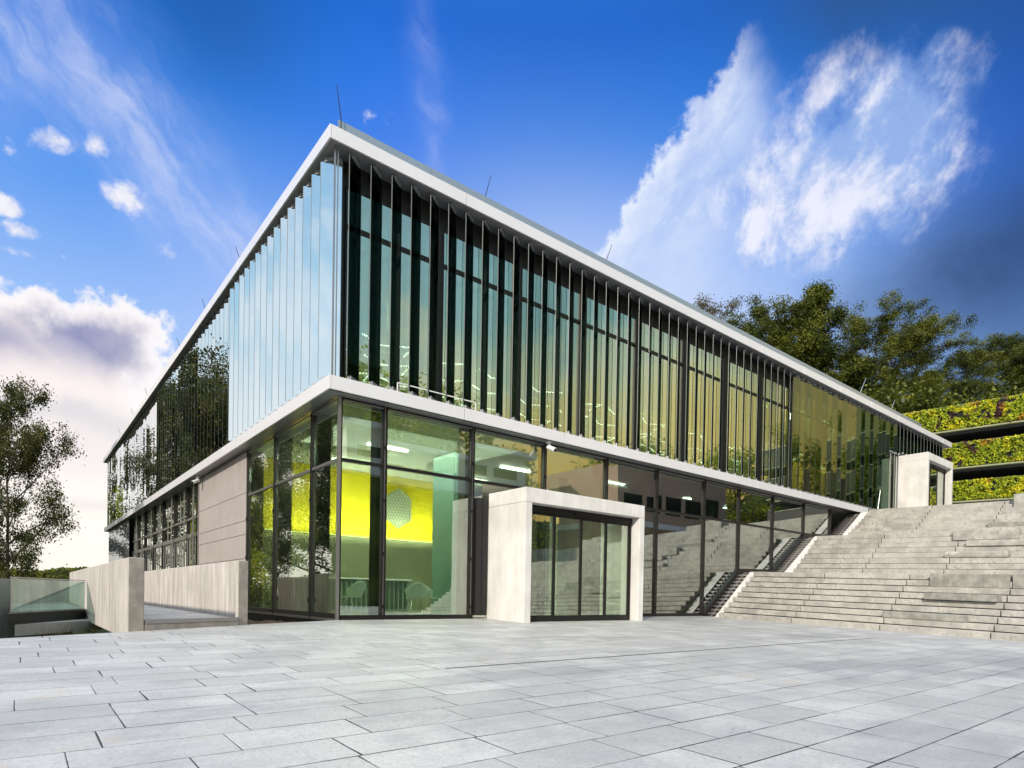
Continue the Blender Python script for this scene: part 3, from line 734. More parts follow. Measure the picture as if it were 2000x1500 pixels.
# zigzag lights hanging under the upper ceiling, panel lights in the lobby
for row, yy in enumerate((6.6, 8.2, 9.9)):
    for j in range(15):
        x = 1.2 + j * 2.35 + (row % 2) * .8; q = MB()
        p0 = (x, yy, 9.02); p1 = (x + .9, yy + .45, 9.02); p2 = (x + 1.8, yy - .1, 9.02)
        q.bar(p0, p1, .05, .03); q.bar(p1, p2, .05, .03)
        if j % 2: q.bar(p2, (x + 2.0, yy + .9, 9.02), .05, .03)
        P(q, 'ceiling_light', M['led'])
for j in range(10):
    q = MB(); q.box((19.0 + j * 1.0, 2.2, 6.9 + (j % 3) * .35), (19.6 + j * 1.0, 2.32, 6.94 + (j % 3) * .35)); P(q, 'ceiling_light', M['led_soft'])
for (x, y) in ((2.2, 3.2), (2.2, 5.6), (6.6, 3.0), (6.6, 5.4), (10.5, 2.4), (10.5, 5.4), (15.5, 2.6), (19, 3)):
    q = MB(); q.box((x, y, ZB0 - .03), (x + 1.2, y + .12, ZB0 - .005)); P(q, 'ceiling_light', M['led'])

# ---- lower entrance portal
def portal(x0, x1, d, z0, z1, wt=.20, hd=.34, doors=4, slope=True):
    f = MB(); zb = lambda x, y: (z0 + (zp(x, y) if slope else 0)) - .02
    f.prism([(x0, -d), (x0 + wt, -d), (x0 + wt, -.075), (x0, -.075)], zb, z1 - hd)
    f.prism([(x1 - wt, -d), (x1, -d), (x1, -.075), (x1 - wt, -.075)], zb, z1 - hd)
    f.box((x0, -d, z1 - hd + .003), (x1, -.075, z1))
    po = P(f, 'entrance_portal', M['conc'], bevel=.012)
    a, b = x0 + wt, x1 - wt; yd = -d + .30; top = z1 - hd
    h = MB(); h.box((a + .002, yd - .05, top - .16), (b - .002, yd + .08, top - .002)); h.box((a + .002, yd - .02, z0 - .03), (a + .06, yd + .05, top - .162)); h.box((b - .06, yd - .02, z0 - .03), (b - .002, yd + .05, top - .162))
    h.box((a + .062, yd - .02, z0 - .05), (b - .062, yd + .05, z0 + .05)); h.box((a + (b - a) * .42, yd - .09, top - .12), (a + (b - a) * .52, yd - .052, top - .07))
    h.build('door_frame', M['frame'], po)
    n = doors; w = (b - a - .124) / n
    for i in range(n):
        u0 = a + .062 + w * i; u1 = u0 + w; dd = MB(); gl_ = .02 if i in (1, 2) else 0
        for bx in (((u0 + .002, yd, z0 + .052), (u0 + .045, yd + .04, top - .164)), ((u1 - .045, yd, z0 + .052), (u1 - .002, yd + .04, top - .164)), ((u0 + .046, yd, z0 + .052), (u1 - .046, yd + .04, z0 + .11)), ((u0 + .046, yd, top - .21), (u1 - .046, yd + .04, top - .164))):
            dd.box(*bx)
        dd.box((u0 + .046, yd + .015, z0 + .111), (u1 - .046, yd + .025, top - .211), 1)
        dd.build('sliding_door', [M['frame'], M['glass_g']], po)
    return po
portal(3.82, 8.02, 1.486, .0, 3.056)
q = MB(); q.box((4.05, -1.1, .03), (7.8, .1, .04)); P(q, 'vestibule_floor', M['darktop'])
q = MB(); q.bar((4.55, -.2, .15), (4.55, -.2, 2.5), .035, .035); P(q, 'light_strip', M['led'])
q = MB(); q.bar((6.25, 1.2, .15), (6.25, 1.2, 2.5), .05, .05); P(q, 'light_strip', M['led'])
q = MB(); q.box((5.95, 1.0, 1.05), (6.1, 1.05, 1.45)); q.box((5.98, 1.0, .6), (6.08, 1.05, .75), 1); P(q, 'access_panel', [M['black'], M['white_p']])
# ---- upper entrance portal
portal(29.28, 32.95, 1.486, 4.95, 7.93, hd=.36, doors=3, slope=False)

# ------------------------------------------------------------------ lobby furniture seen through the corner glass
def chair(loc, rz, label):
    t = empty('shell_chair', label, 'chair', loc, 'wire legged shell chairs round the lobby table'); t.rotation_euler = (0, 0, rz)
    s_ = MB(); N = 10; H = 7
    for i in range(N + 1):             # curved shell: seat rolling up into a high back with arms
        th = -1.25 + 2.5 * i / N
        for j in range(H + 1):
            v = j / H; back = max(0.0, cos(th)); r = .20 + .09 * v
            hgt = .45 + v * (.17 + .23 * back ** 2)
            s_.v.append((sin(th) * r * 1.12, cos(th) * r * 1.0 + .0 + .03 * v, hgt))
    for i in range(N):
        for j in range(H): s_.f.append((i * (H + 1) + j, (i + 1) * (H + 1) + j, (i + 1) * (H + 1) + j + 1, i * (H + 1) + j + 1)); s_.mi.append(0)
    b = s_.build('backrest', M['seat'], t, smooth=True); md = b.modifiers.new('thick', 'SOLIDIFY'); md.thickness = .018
    q = MB(); q.prism([(.23 * cos(a_ * pi / 8), .21 * sin(a_ * pi / 8)) for a_ in range(16)], .43, .455); q.build('seat', M['seat'], t, bevel=.01)
    for sx in (-1, 1):
        q = MB(); q.tube([(sx * .10, .12, .43), (sx * .20, .24, .015), (sx * .21, .0, .012), (sx * .20, -.24, .015), (sx * .10, -.10, .43)], .011, 6); q.build('leg', M['chrome'], t)
    return t
chair((1.25, 2.05, .03), radians(200), 'pale green shell chair left of the lobby table, half hidden by a column')
chair((2.95, 1.95, .03), radians(170), 'green shell chair with its rounded back to the glass, near the lobby table')
chair((3.62, 2.35, .03), radians(100), 'olive shell chair turned sideways right of the lobby table')
t = empty('lobby_table', 'round dark table on a steel column leg inside the corner glass', 'table', (2.45, 3.0, .03))
q = MB(); q.prism([(.8 * cos(a_ * pi / 16), .8 * sin(a_ * pi / 16)) for a_ in range(32)], .70, .735); q.build('table_top', M['darktop'], t, bevel=.006)
q = MB(); q.tube([(0, 0, .02), (0, 0, .70)], .04, 10); q.build('leg', M['chrome'], t); q = MB(); q.tube([(0, 0, .0), (0, 0, .02)], .28, 20); q.build('base', M['chrome'], t)
t = empty('reception_desk', 'long grey reception counter with slatted front behind the lobby chairs', 'desk', (1.9, 5.2, .03))
q = MB(); q.box((-1.2, -.25, 0), (2.6, .25, .95)); q.build('counter', M['core'], t, bevel=.01)
q = MB()
for j in range(24): q.box((-1.18 + j * .155, -.29, .08), (-1.10 + j * .155, -.255, .9))
q.build('slat_front', M['slat'], t)
q = MB(); q.box((-1.25, -.32, .955), (2.65, .3, 1.0)); q.build('counter_top', M['white_p'], t, bevel=.005)
# hexagonal perforated wall ornament, drawn as a plain honeycomb
hexo = MB(); HX, HZ = 5.1, 3.53
def hexpts(cx_, cz_, r, k_=6, rot=pi / 2): return [(cx_ + r * cos(rot + 2 * pi * i / k_), cz_ + r * 1.0 * sin(rot + 2 * pi * i / k_)) for i in range(k_)]
outer = [(HX + dx * .47, HZ + dz * .66) for dx, dz in ((0, 1), (1, .55), (1, -.55), (0, -1), (-1, -.55), (-1, .55))]
for i in range(6):
    a = outer[i]; b = outer[(i + 1) % 6]; hexo.bar((a[0], 6.9, a[1]), (b[0], 6.9, b[1]), .05, .06, up=(0, 1, 0))
for r_ in range(-8, 9):
    for c_ in range(-6, 7):
        x = HX + c_ * .12 + (.06 if r_ % 2 else 0); z = HZ + r_ * .104
        lim = .66 - .30 * abs(x - HX) / .47
        if abs(x - HX) < .42 and abs(z - HZ) < lim - .06:
            p_ = hexpts(x, z, .066)
            for i in range(3): hexo.bar((p_[i][0], 6.91, p_[i][1]), (p_[i + 1][0], 6.91, p_[i + 1][1]), .026, .022, up=(0, 1, 0))
hexo.prism_xz([(HX + (x - HX) * .94, HZ + (z - HZ) * .94) for x, z in reversed(outer)], 6.945, 6.965, 1)
o = hexo.build('wall_ornament', [M['core'], M['hexp']]); tag(o, 'grey six sided honeycomb ornament hanging on the yellow lobby wall', 'wall ornament')

# ------------------------------------------------------------------ security cameras, lightning rods
def cctv(loc, rz, label):
    t = empty('security_camera', label, 'camera', loc, 'white security cameras under the band'); t.rotation_euler = (0, 0, rz)
    q = MB(); q.box((-.05, -.05, .10), (.05, .05, .16)); q.bar((0, 0, .11), (0, -.06, .02), .04); q.build('bracket', M['white_p'], t, bevel=.006)
    q = MB(); q.tube([(0, .02, .02), (0, -.22, -.10)], .06, 12); q.tube([(0, -.205, -.095), (0, -.235, -.11)], .045, 12, mi=1); q.build('camera_body', [M['white_p'], M['black']], t, bevel=.006)
cctv((5.62, -.22, 4.46), radians(10), 'small white security camera under the white band above the entrance')
cctv((-.2, 11.75, 4.46), radians(-60), 'small white security camera under the band beside the bronze panel wall')
rods = [((.33, .9, 10.97), (.20, .85, 11.65)), ((4.33, 1.0, 11.0), (4.52, 1.0, 11.66)), ((8.97, 1.0, 10.96), (9.24, 1.0, 11.6)), ((27.5, 1.0, 10.9), (28.2, 1.0, 11.9)), ((31.2, 1, 10.6), (32.0, 1, 11.6)), ((15.5, 1.0, 10.96), (15.8, 1.0, 11.7))]
lab = ['thin lightning rod on the roof corner, leaning left', 'thin lightning rod on the roof, first one right of the corner rod', 'thin lightning rod on the roof in front of the white cloud', 'pale lightning rod on the roof before the dark trees', 'pale lightning rod on the roof nearest the planted garage wall', 'thin lightning rod on the roof beside the brownish tree']
for (a, b), l_ in zip(rods, lab):
    q = MB(); a = Vector(a); q.tube([(0, 0, a.z * 0), tuple(Vector(b) - a)], [.012, .007], 6); q.tube([(0, 0, -(a.z - 9.70)), (0, 0, .02)], .012, 6)
    o = q.build('lightning_rod', M['black'] if a.x < 20 else M['chrome'], loc=a); tag(o, l_, 'lightning rod', 'lightning rods along the roof')
lrods = [(6.2, 6.7), (10.2, 10.8), (14.3, 15.0), (21.8, 22.7), (26.2, 27.2), (31.5, 32.6)]
for i, (y0, y1) in enumerate(lrods):
    q = MB(); q.tube([(0, 0, 0), (-.10, (y1 - y0) * .5, .62)], [.011, .007], 6)
    o = q.build('lightning_rod', M['black'], loc=(-.30, y0, ZF1 - .01))
    tag(o, ['first', 'second', 'third', 'fourth', 'fifth', 'sixth'][i] + ' short lightning rod along the left roof edge counting from the corner', 'lightning rod', 'lightning rods along the roof')

# ------------------------------------------------------------------ stairs
ST = empty('concrete_stairs', 'broad flight of weathered concrete steps beside the glass building', 'stairs', (13, -.8, 0))
steps = [(12.70, .14), (12.97, .315), (13.24, .49), (13.49, .66), (13.76, .835), (14.02, 1.015), (14.27, 1.19), (14.53, 1.37), (14.76, 1.55),
         (17.60, 1.79), (17.87, 1.98), (18.13, 2.18), (18.41, 2.38), (18.67, 2.57), (18.91, 2.76), (19.15, 2.95), (19.40, 3.14),
         (22.20, 3.50), (22.55, 3.68), (22.90, 3.86), (23.20, 4.04), (23.48, 4.20), (23.76, 4.36), (24.0, 4.51), (24.24, 4.67)]
DX, DZ = -.02, -.033
JY = [-.80, -3.25, -5.65, -8.05, -10.45, -12.85, -15.25, -17.65]
for i, (x, z) in enumerate(steps):
    x2 = steps[i + 1][0] + .06 if i + 1 < len(steps) else 27.0
    zb = z - .24
    q = MB(); off = 0.0
    js = list(JY)
    for a, b in zip(js, js[1:]):
        e = .012; a_, b_ = a - e, b + e
        def pt(X, Y, Z): return (X + DX * (-.8 - Y), Y, Z + DZ * (-.8 - Y))
        dzr = random.uniform(-.003, .003); dxr = random.uniform(-.006, .006)
        zp_ = (steps[i - 1][1] if i else -.3) + .022
        q.hexa([pt(x + dxr, b_, zp_), pt(x2, b_, zp_), pt(x2, a_, zp_), pt(x + dxr, a_, zp_), pt(x + dxr, b_, z + dzr), pt(x2, b_, z + dzr), pt(x2, a_, z + dzr), pt(x + dxr, a_, z + dzr)])
        q.hexa([pt(x + .06, b_, zb), pt(x2, b_, zb), pt(x2, a_, zb), pt(x + .06, a_, zb), pt(x + .06, b_, zp_ - .002), pt(x2, b_, zp_ - .002), pt(x2, a_, zp_ - .002), pt(x + .06, a_, zp_ - .002)], 1)  # black set-back strip paints the shadow line under each step
    o = q.build('step', [M['steps'], M['black']], ST, bevel=.011); o.location = (-13, .8, 0)
q = MB()
fl = [(12.76, -.3), (12.76, .0), (14.9, 1.42), (17.62, 1.5), (19.5, 3.0), (22.3, 3.25), (24.4, 4.52), (27, 4.52), (27, -.3)]
n = len(fl)
q.v += [(x, -.79, z - .05) for x, z in fl] + [(x + DX * 17, -17.6, z - .08 + DZ * 17) for x, z in fl]
q.f.append(tuple(reversed(range(n)))); q.f.append(tuple(n + i for i in range(n))); q.mi += [0, 0]
for a in range(n): b = (a + 1) % n; q.f.append((a, b, n + b, n + a)); q.mi.append(0)
o = q.build('stair_core', M['conc_edge'], ST); o.location = (-13, .8, 0)
# seat blocks lying on the steps: (x front, x back, y near building, y far, z bottom, z top)
blocks = [('b', 12.86, 13.26, -5.62, -7.47, .315, .49, 'low concrete seat block near the foot of the stairs'),
          ('a', 13.50, 14.0, -6.37, -7.95, .84, 1.02, 'concrete seat block on the lower flight just under the tall dark block'),
          ('c', 14.34, 14.9, -6.24, -8.0, 1.19, 1.56, 'tall dark weathered concrete block closing the lower flight'),
          ('d', 14.34, 14.9, -8.05, -10.4, 1.19, 1.56, 'tall concrete block at the picture edge, next to the dark weathered one'),
          ('e', 17.98, 18.45, -5.50, -7.15, 2.18, 2.38, 'rounded concrete seat block low on the middle flight'),
          ('f', 18.50, 18.95, -5.95, -8.6, 2.57, 2.76, 'long concrete seat block midway up the middle flight'),
          ('g', 18.95, 19.5, -5.46, -7.2, 2.80, 3.16, 'tall pale concrete block at the top of the middle flight'),
          ('h', 22.28, 22.75, -5.60, -8.5, 3.50, 3.68, 'dark flat concrete seat block at the foot of the top flight'),
          ('i', 23.8, 24.3, -6.0, -8.4, 4.36, 4.86, 'pale upright concrete block at the top of the stairs')]
for nm, x0, x1, y0, y1, z0, z1, l_ in blocks:
    q = MB()
    cx_, cy_, cz_ = x0, y0, z0 + DZ * (-.8 - y0)
    def pt(X, Y, Z): return (X + DX * (y0 - Y) - cx_, Y - cy_, Z + DZ * (-.8 - Y) - cz_)
    zb = z0 + .006
    q.hexa([pt(x0, y1, zb), pt(x1, y1, zb), pt(x1, y0, zb), pt(x0, y0, zb), pt(x0, y1, z1 + .004), pt(x1, y1, z1 + .004), pt(x1, y0, z1 + .004), pt(x0, y0, z1 + .004)])
    o = q.build('seat_block', M['block'] if nm in 'bacdh' else M['steps'], loc=(cx_, cy_, cz_), bevel=.02 if nm != 'e' else .06); tag(o, l_, 'seat block', 'concrete seat blocks on the stairs')
# upper level behind the stairs
q = MB(); q.prism([(26.9, -40), (52, -40), (52, -.05), (26.9, -.05)], -1.0, lambda x, y: 4.62 + .033 * max(y, -17.0)); o = q.build('upper_terrace', M['paving']); tag(o, kind='structure')
q = MB(); q.box((36.4, -.05, -1), (52, 60, 4.6)); o = q.build('upper_path', M['paving']); tag(o, kind='structure')
q = MB(); q.tube([(0, 0, 0), (.28, 0, 1.15)], .022, 8); q.box((.22, -.05, 1.13), (.34, .05, 1.27)); o = q.build('bollard_light', M['chrome'], loc=(25.75, -.60, 4.66)); tag(o, 'slim leaning white post light at the top of the stairs before the louvres', 'post light')

# ------------------------------------------------------------------ concrete ramp with two walls
RM = empty('concrete_ramp', 'concrete footbridge with two solid parapet walls leading along the building', 'footbridge', (-3, 0, 0))
def wall_slab(x0, x1, ya, yb, y1, z0a, z1, name, front_bottom):
    q = MB()   # front end cut on the slant of the paving edge
    q.v += [(x0, ya, front_bottom(x0, ya)), (x1, yb, front_bottom(x1, yb)), (x1, y1, z0a), (x0, y1, z0a), (x0, ya, z1), (x1, yb, z1), (x1, y1, z1 + .03), (x0, y1, z1 + .03)]
    for f in ((3, 2, 1, 0), (4, 5, 6, 7), (1, 2, 6, 5), (2, 3, 7, 6), (3, 0, 4, 7)): q.f.append(f); q.mi.append(0)
    q.f.append((0, 1, 5, 4)); q.mi.append(1)
    o = q.build(name, [M['conc_wall'], M['conc_edge']], RM, bevel=.012); o.location = (3, 0, 0); return o
fb = lambda x, y: zp(x, y) - .12
wall_slab(-3.915, -3.70, -1.74, -1.66, 10.9, -.18, 1.03, 'parapet_wall', fb)
wall_slab(-2.17, -1.985, -.87, -.80, 9.9, -.18, 1.10, 'parapet_wall', fb)
q = MB(); q.prism([(-3.69, -1.60), (-2.18, -.86), (-2.18, 10), (-3.69, 11)], -.20, lambda x, y: .10 + .002 * y); o = q.build('deck', M['paving'], RM); o.location = (3, 0, 0)
q = MB(); q.prism([(-3.69, -1.66), (-2.18, -.92), (-2.18, -.865), (-3.69, -1.605)], lambda x, y: zp(x, y) - .1, .045); q.prism([(-3.69, -1.665), (-2.18, -.925), (-2.18, -.865), (-3.69, -1.605)], .05, .115, 1)
o = q.build('threshold', [M['conc_edge'], M['frame_light']], RM); o.location = (3, 0, 0)

# terrace beyond with glass balustrade
T = empty('garden_terrace', 'dark edged terrace platform with frameless glass balustrade by the footbridge', 'terrace', (-4.6, 6, 0))
def PT(mb, name, m_, **kw):
    o = mb.build(name, m_, T, **kw); o.location = (4.6, -6, 0); return o
poly = [(-5.27, 2.25), (-3.96, 4.95), (-3.96, 13.6), (-4.95, 10.1)]
q = MB(); q.prism(poly, .085, .115); PT(q, 'paving_slabs', M['paving'])
q = MB(); q.prism([(-5.31, 2.17), (-3.94, 4.93), (-3.94, 13.6), (-4.99, 10.2)], -.12, .083); PT(q, 'edge_beam', M['black'])
q = MB(); q.prism([(-5.2, 2.4), (-3.2, 4.9), (-3.2, 13.6), (-4.9, 10.2)], -.34, -.125); PT(q, 'support_slab', M['conc_grey'])
q = MB(); q.box((-4.75, 3.8, -3), (-4.55, 4.0, -.345)); PT(q, 'pillar', M['conc_edge']); q = MB(); q.box((-4.2, 8, -3), (-4.0, 8.2, -.345)); PT(q, 'pillar', M['conc_edge'])
q = MB()
def gpanel(a, b):
    a = Vector((*a, 0)); b = Vector((*b, 0)); q.bar(a + Vector((0, 0, .42)), b + Vector((0, 0, .42)), .016, .62)
gpanel((-5.255, 2.23), (-3.97, 4.88)); gpanel((-5.26, 2.26), (-4.98, 10.0)); PT(q, 'glass_balustrade', M['rail_glass'])
q = MB(); q.bar((-5.255, 2.23, .75), (-3.97, 4.88, .75), .03, .02); q.bar((-5.255, 2.23, .12), (-5.255, 2.23, .76), .02); q.bar((-5.26, 2.26, .75), (-4.98, 10.0, .75), .03, .02); PT(q, 'handrail', M['frame_light'])
w = MB()
a = Vector((-6.6, 5.1)); b = Vector((-3.7, 14.2)); dn = (b - a).normalized(); nn = Vector((-dn.y, dn.x)) * .28
w.prism([tuple(a), tuple(b), tuple(b + nn), tuple(a + nn)], -3, .80)
for t_ in (.36, .50, .64, .8):
    for zz in (.35,):
        c = a + (b - a) * t_; w.bar((c.x + dn.y * .004, c.y - dn.x * .004, zz), (c.x - dn.y * .02, c.y + dn.x * .02, zz), .05, .05, mi=1)
o = w.build('retaining_wall', [M['conc_grey'], M['black']]); tag(o, 'plain grey concrete garden wall behind the glass balustrade at left', 'wall')
# mulch bed between ramp and glazing
q = MB(); NXs, NYs = 22, 40
for j in range(NYs + 1):
    for i in range(NXs + 1):
        x = -1.96 + 1.94 * i / NXs; y0 = -.80 + .70 * i / NXs; y = y0 + (7.2 - y0) * (j / NYs) ** 1.6
        h = -.04 + .10 * mnoise.noise(Vector((x * 3, y * 3, 0))) - .16 * (j / NYs) + .08 * sin(pi * i / NXs) * (1 - j / NYs) - .10 * (j == 0) + .06 * mnoise.noise(Vector((x * 12, y * 12, 4)))
        h -= .10 * i / NXs
        q.v.append((x, y, h))
for j in range(NYs):
    for i in range(NXs): q.f.append((j * (NXs + 1) + i, j * (NXs + 1) + i + 1, (j + 1) * (NXs + 1) + i + 1, (j + 1) * (NXs + 1) + i)); q.mi.append(0)
o = q.build('mulch', M['soil'], smooth=True); tag(o, 'brown mulch strip at the foot of the corner glazing', 'mulch', kind='stuff')

# ------------------------------------------------------------------ parking garage with planted walls
G = empty('parking_garage', 'open parking garage with three bands of planted green wall', 'parking garage', (46, -3, 4.6))
def PG(mb, name, m_, **kw):
    o = mb.build(name, m_, G, **kw); o.location = (-46, 3, -4.6); return o
Y0g, Y1g = -16.0, 14.0
sl_ = .034
bands = [(12.66, 14.27), (10.0, 11.62), (7.66, 8.95)]
rg = random.Random(5)
for bi, (zb, zt) in enumerate(bands):
    zf = lambda y, z: z + sl_ * (y + 1.7)
    q = MB(); q.hexa([(46.06, Y0g, zf(Y0g, zb)), (46.3, Y0g, zf(Y0g, zb)), (46.3, Y1g, zf(Y1g, zb)), (46.06, Y1g, zf(Y1g, zb)), (46.06, Y0g, zf(Y0g, zt)), (46.3, Y0g, zf(Y0g, zt)), (46.3, Y1g, zf(Y1g, zt)), (46.06, Y1g, zf(Y1g, zt))])
    PG(q, 'planter_panel', M['black'])
    q = MB()
    for _ in range(15000):
        y = rg.uniform(-9.5, 9.5); z = rg.uniform(zb + .02, zt + .05)
        if mnoise.noise(Vector((y * 2.6, z * 2.6, bi * 7))) < -.32: continue
        dep = .03 + .42 * max(0, mnoise.noise(Vector((y * 2.3, z * 2.3, bi * 5 + 2)))) + rg.uniform(0, .14)
        c = Vector((46.04 - dep, y, zf(y, z)))
        s_ = rg.uniform(.05, .12); u = Vector((rg.uniform(-.8, .1), rg.uniform(-1, 1), rg.uniform(-1, 1))).normalized(); v_ = u.cross(Vector((rg.uniform(-1, 1), rg.uniform(-1, 1), rg.uniform(-1, 1)))).normalized()
        q.face([c - u * s_, c + v_ * s_ * .55, c + u * s_, c - v_ * s_ * .55])
    PG(q, 'planted_wall', M['gwall'])['kind'] = 'stuff'
    q = MB()
    for a0 in range(10):
        ya, yb = Y0g + 3 * a0, Y0g + 3 * a0 + 2.98
        q.hexa([(45.80, ya, zf(ya, zb - .16)), (46.3, ya, zf(ya, zb - .16)), (46.3, yb, zf(yb, zb - .16)), (45.80, yb, zf(yb, zb - .16)), (45.80, ya, zf(ya, zb - .06)), (46.3, ya, zf(ya, zb - .06)), (46.3, yb, zf(yb, zb - .06)), (45.80, yb, zf(yb, zb - .06))])
    PG(q, 'slab_edge', M['slab_edge'])
    q = MB(); q.hexa([(46.31, Y0g, zf(Y0g, zb - .30)), (62, Y0g, zf(Y0g, zb - .30)), (62, Y1g, zf(Y1g, zb - .30)), (46.31, Y1g, zf(Y1g, zb - .30)), (46.31, Y0g, zf(Y0g, zb - .05)), (62, Y0g, zf(Y0g, zb - .05)), (62, Y1g, zf(Y1g, zb - .05)), (46.31, Y1g, zf(Y1g, zb - .05))])
    PG(q, 'deck', M['ceil'])
    q = MB(); q.bar((46.03, Y0g, zf(Y0g, zt + .07)), (46.03, Y1g, zf(Y1g, zt + .07)), .03); PG(q, 'top_rail', M['frame_light'])
    for y in (-2.4, -8.0):
        q = MB(); q.box((46.0, y - .09, zf(y, zb - .42)), (46.15, y + .09, zf(y, zb - .27))); PG(q, 'flood_light', M['white_p'])
q = MB()
for y in (-12, -4.2, 3.6, 11.4): q.box((46.8, y, 4.5), (47.2, y + .35, 12.6))
PG(q, 'column', M['conc_grey'])
q = MB(); q.box((61.8, Y0g, 4.5), (62, Y1g, 14)); q.box((46.32, Y0g, 4.5), (61.7, Y0g + .2, 7.6)); PG(q, 'back_wall', M['black'])

# ------------------------------------------------------------------ trees
def make_tree(seed, H, spread, leafm, nleaf, lsize, crown0=.25, trunk_r=None, lean=0.0, shape='round', gaps=.45, droop=.0):
    """returns (trunk mesh builder, crown mesh builder) ; a branching skeleton with leaf sprays on its twigs"""
    r = random.Random(seed); tb = MB(); cb = MB(); tips = []
    trunk_r = trunk_r or H * .016
    def branch(p, d, L, rad, lev):
        pts = [p.copy()]; rr = [rad]; n = 4 if lev < 2 else 3; q = p.copy(); dd = d.copy()
        for i in range(n):
            dd = (dd + Vector((r.uniform(-1, 1), r.uniform(-1, 1), r.uniform(-.5, .9) - droop * lev)) * (.16 + .06 * lev)).normalized()
            q = q + dd * L / n; pts.append(q.copy()); rr.append(rad * (1 - .62 * (i + 1) / n))
            if lev >= 1: tips.append((q.copy(), dd.copy(), lev))
        tb.tube(pts, rr, 7 if lev == 0 else (5 if lev == 1 else 3), cap=False)
        if lev < 3:
            kids = 4 if lev < 2 else 3
            for c_ in range(kids):
                i = r.choice(range(1, n + 1)); ax = Vector((r.uniform(-1, 1), r.uniform(-1, 1), r.uniform(-.3, .6)))
                nd = (dd * .55 + ax * .85).normalized(); branch(pts[i], nd, L * r.uniform(.48, .68), rr[i] * .6, lev + 1)
    # trunk
    N = 9; tp = [Vector((0, 0, -.6))]; tr = [trunk_r * 1.25]
    for i in range(1, N + 1):
        t_ = i / N; tp.append(Vector((lean * t_ * H + r.uniform(-1, 1) * .012 * H, r.uniform(-1, 1) * .012 * H, H * .93 * t_))); tr.append(trunk_r * (1 - .88 * t_) + .012)
    tb.tube(tp, tr, 8, cap=False)
    nb = 17
    for i in range(nb):
        t_ = crown0 + (1 - crown0) * (i + r.random()) / nb; z = H * .93 * t_
        j = min(N - 1, int(t_ * N)); base = tp[j].lerp(tp[j + 1], t_ * N - j)
        a_ = i * 2.4 + r.uniform(-.5, .5)
        if shape == 'round': prof_ = sin(pi * min(1, max(.08, (t_ - crown0 * .6) / (1.08 - crown0 * .6)))) ** .6
        else: prof_ = max(.15, 1.15 - t_)
        L = spread * prof_ * r.uniform(.7, 1.1)
        branch(base, Vector((cos(a_), sin(a_), .25 + .75 * t_)).normalized(), L, trunk_r * (1 - .75 * t_) * .55, 1)
    tips2 = [t_ for t_ in tips if t_[2] >= 2] or tips
    per = max(1, int(nleaf / len(tips2)))
    for (p, d, lev) in tips2:
        if r.random() < gaps * .35: continue
        cl = lsize * r.uniform(2.2, 4.2)
        for _ in range(int(per * r.uniform(.5, 1.6))):
            c = p + Vector((r.gauss(0, 1), r.gauss(0, 1), r.gauss(0, .62))) * cl * .55
            u = Vector((r.uniform(-1, 1), r.uniform(-1, 1), r.uniform(-.7, .5))).normalized(); v_ = u.cross(Vector((r.uniform(-1, 1), r.uniform(-1, 1), r.uniform(-1, 1)))).normalized()
            s_ = lsize * r.uniform(.6, 1.25)
            cb.face([c - u * s_ * .5, c + v_ * s_ * .28 - u * s_ * .05, c + u * s_ * .5, c - v_ * s_ * .28 - u * s_ * .05])
    return tb, cb
kinds = {}
def tree_kind(key, *a, leaf=None, **kw):
    tb, cb = make_tree(*a, **kw)
    t = bpy.data.meshes.new('trunk'); t.from_pydata(tb.v, [], tb.f); t.materials.append(M['bark']); t.polygons.foreach_set('use_smooth', [True] * len(t.polygons))
    c = bpy.data.meshes.new('crown'); c.from_pydata(cb.v, [], cb.f); c.materials.append(M[a[3]]); kinds[key] = (t, c, sorted(v[2] for v in cb.v)[int(len(cb.v) * .997)])
def plant(key, loc, h, rz, name, label, group, cat='tree', sx=1.0):
    t, c, H = kinds[key]; e = empty(name, label, cat, loc, group); s_ = h / H; e.scale = (s_ * sx, s_ * sx, s_); e.rotation_euler = (0, 0, rz)
    for nm, me in (('trunk', t), ('crown', c)):
        o = bpy.data.objects.new(nm, me); COL.objects.link(o); o.parent = e
    return e
tree_kind('big', 11, 12, 4.0, 'leaf_left', 42000, .17, crown0=.14, gaps=.12, trunk_r=.2)
tree_kind('a', 21, 15, 5.0, 'leaf_dark', 46000, .24, crown0=.22, gaps=.2)
tree_kind('b', 22, 15, 4.4, 'leaf_dark', 44000, .24, crown0=.20, shape='cone', gaps=.2)
tree_kind('c', 23, 15, 5.6, 'leaf_dark', 46000, .24, crown0=.25, gaps=.3)
tree_kind('d', 24, 15, 3.6, 'leaf_brown', 16000, .2, crown0=.3, gaps=.3, trunk_r=.3)
tree_kind('y', 25, 13, 5.4, 'leaf_yel', 6000, .55, crown0=.12, gaps=.1)
tree_kind('bush', 26, 4, 2.6, 'leaf_left', 5000, .16, crown0=.05, gaps=.1)
plant('big', (-5.45, 21.1, -2.2), 11.5, 1.0, 'broadleaf_tree', 'tall thin leaved tree standing behind the terrace at left', 'trees beside the building', sx=.52)
gt = 'trees on the hillside behind the building'
hz = ground_h
plan = [('d', 78.34, 43.2, 47.6, 'sparse brownish tree top just above the roof edge, leftmost on the hill', .5),
        ('a', 76.4, 33.1, 42.3, 'loose crowned green tree right of the sparse brownish one', 1.3),
        ('b', 77.7, 26.9, 42.4, 'tallest pointed dark tree on the hill', 2.0),
        ('c', 81.8, 21.0, 38.8, 'wide open crowned tree right of the tallest hill tree', 3.0),
        ('a', 88.3, 18.35, 38.6, 'dark spreading tree above the garage corner', 4.1),
        ('c', 95.7, 14.85, 35.8, 'lower dark tree above the planted garage wall', 5.2),
        ('a', 99.8, 11.6, 37.6, 'golden tinged tree at the right picture edge', .2)]
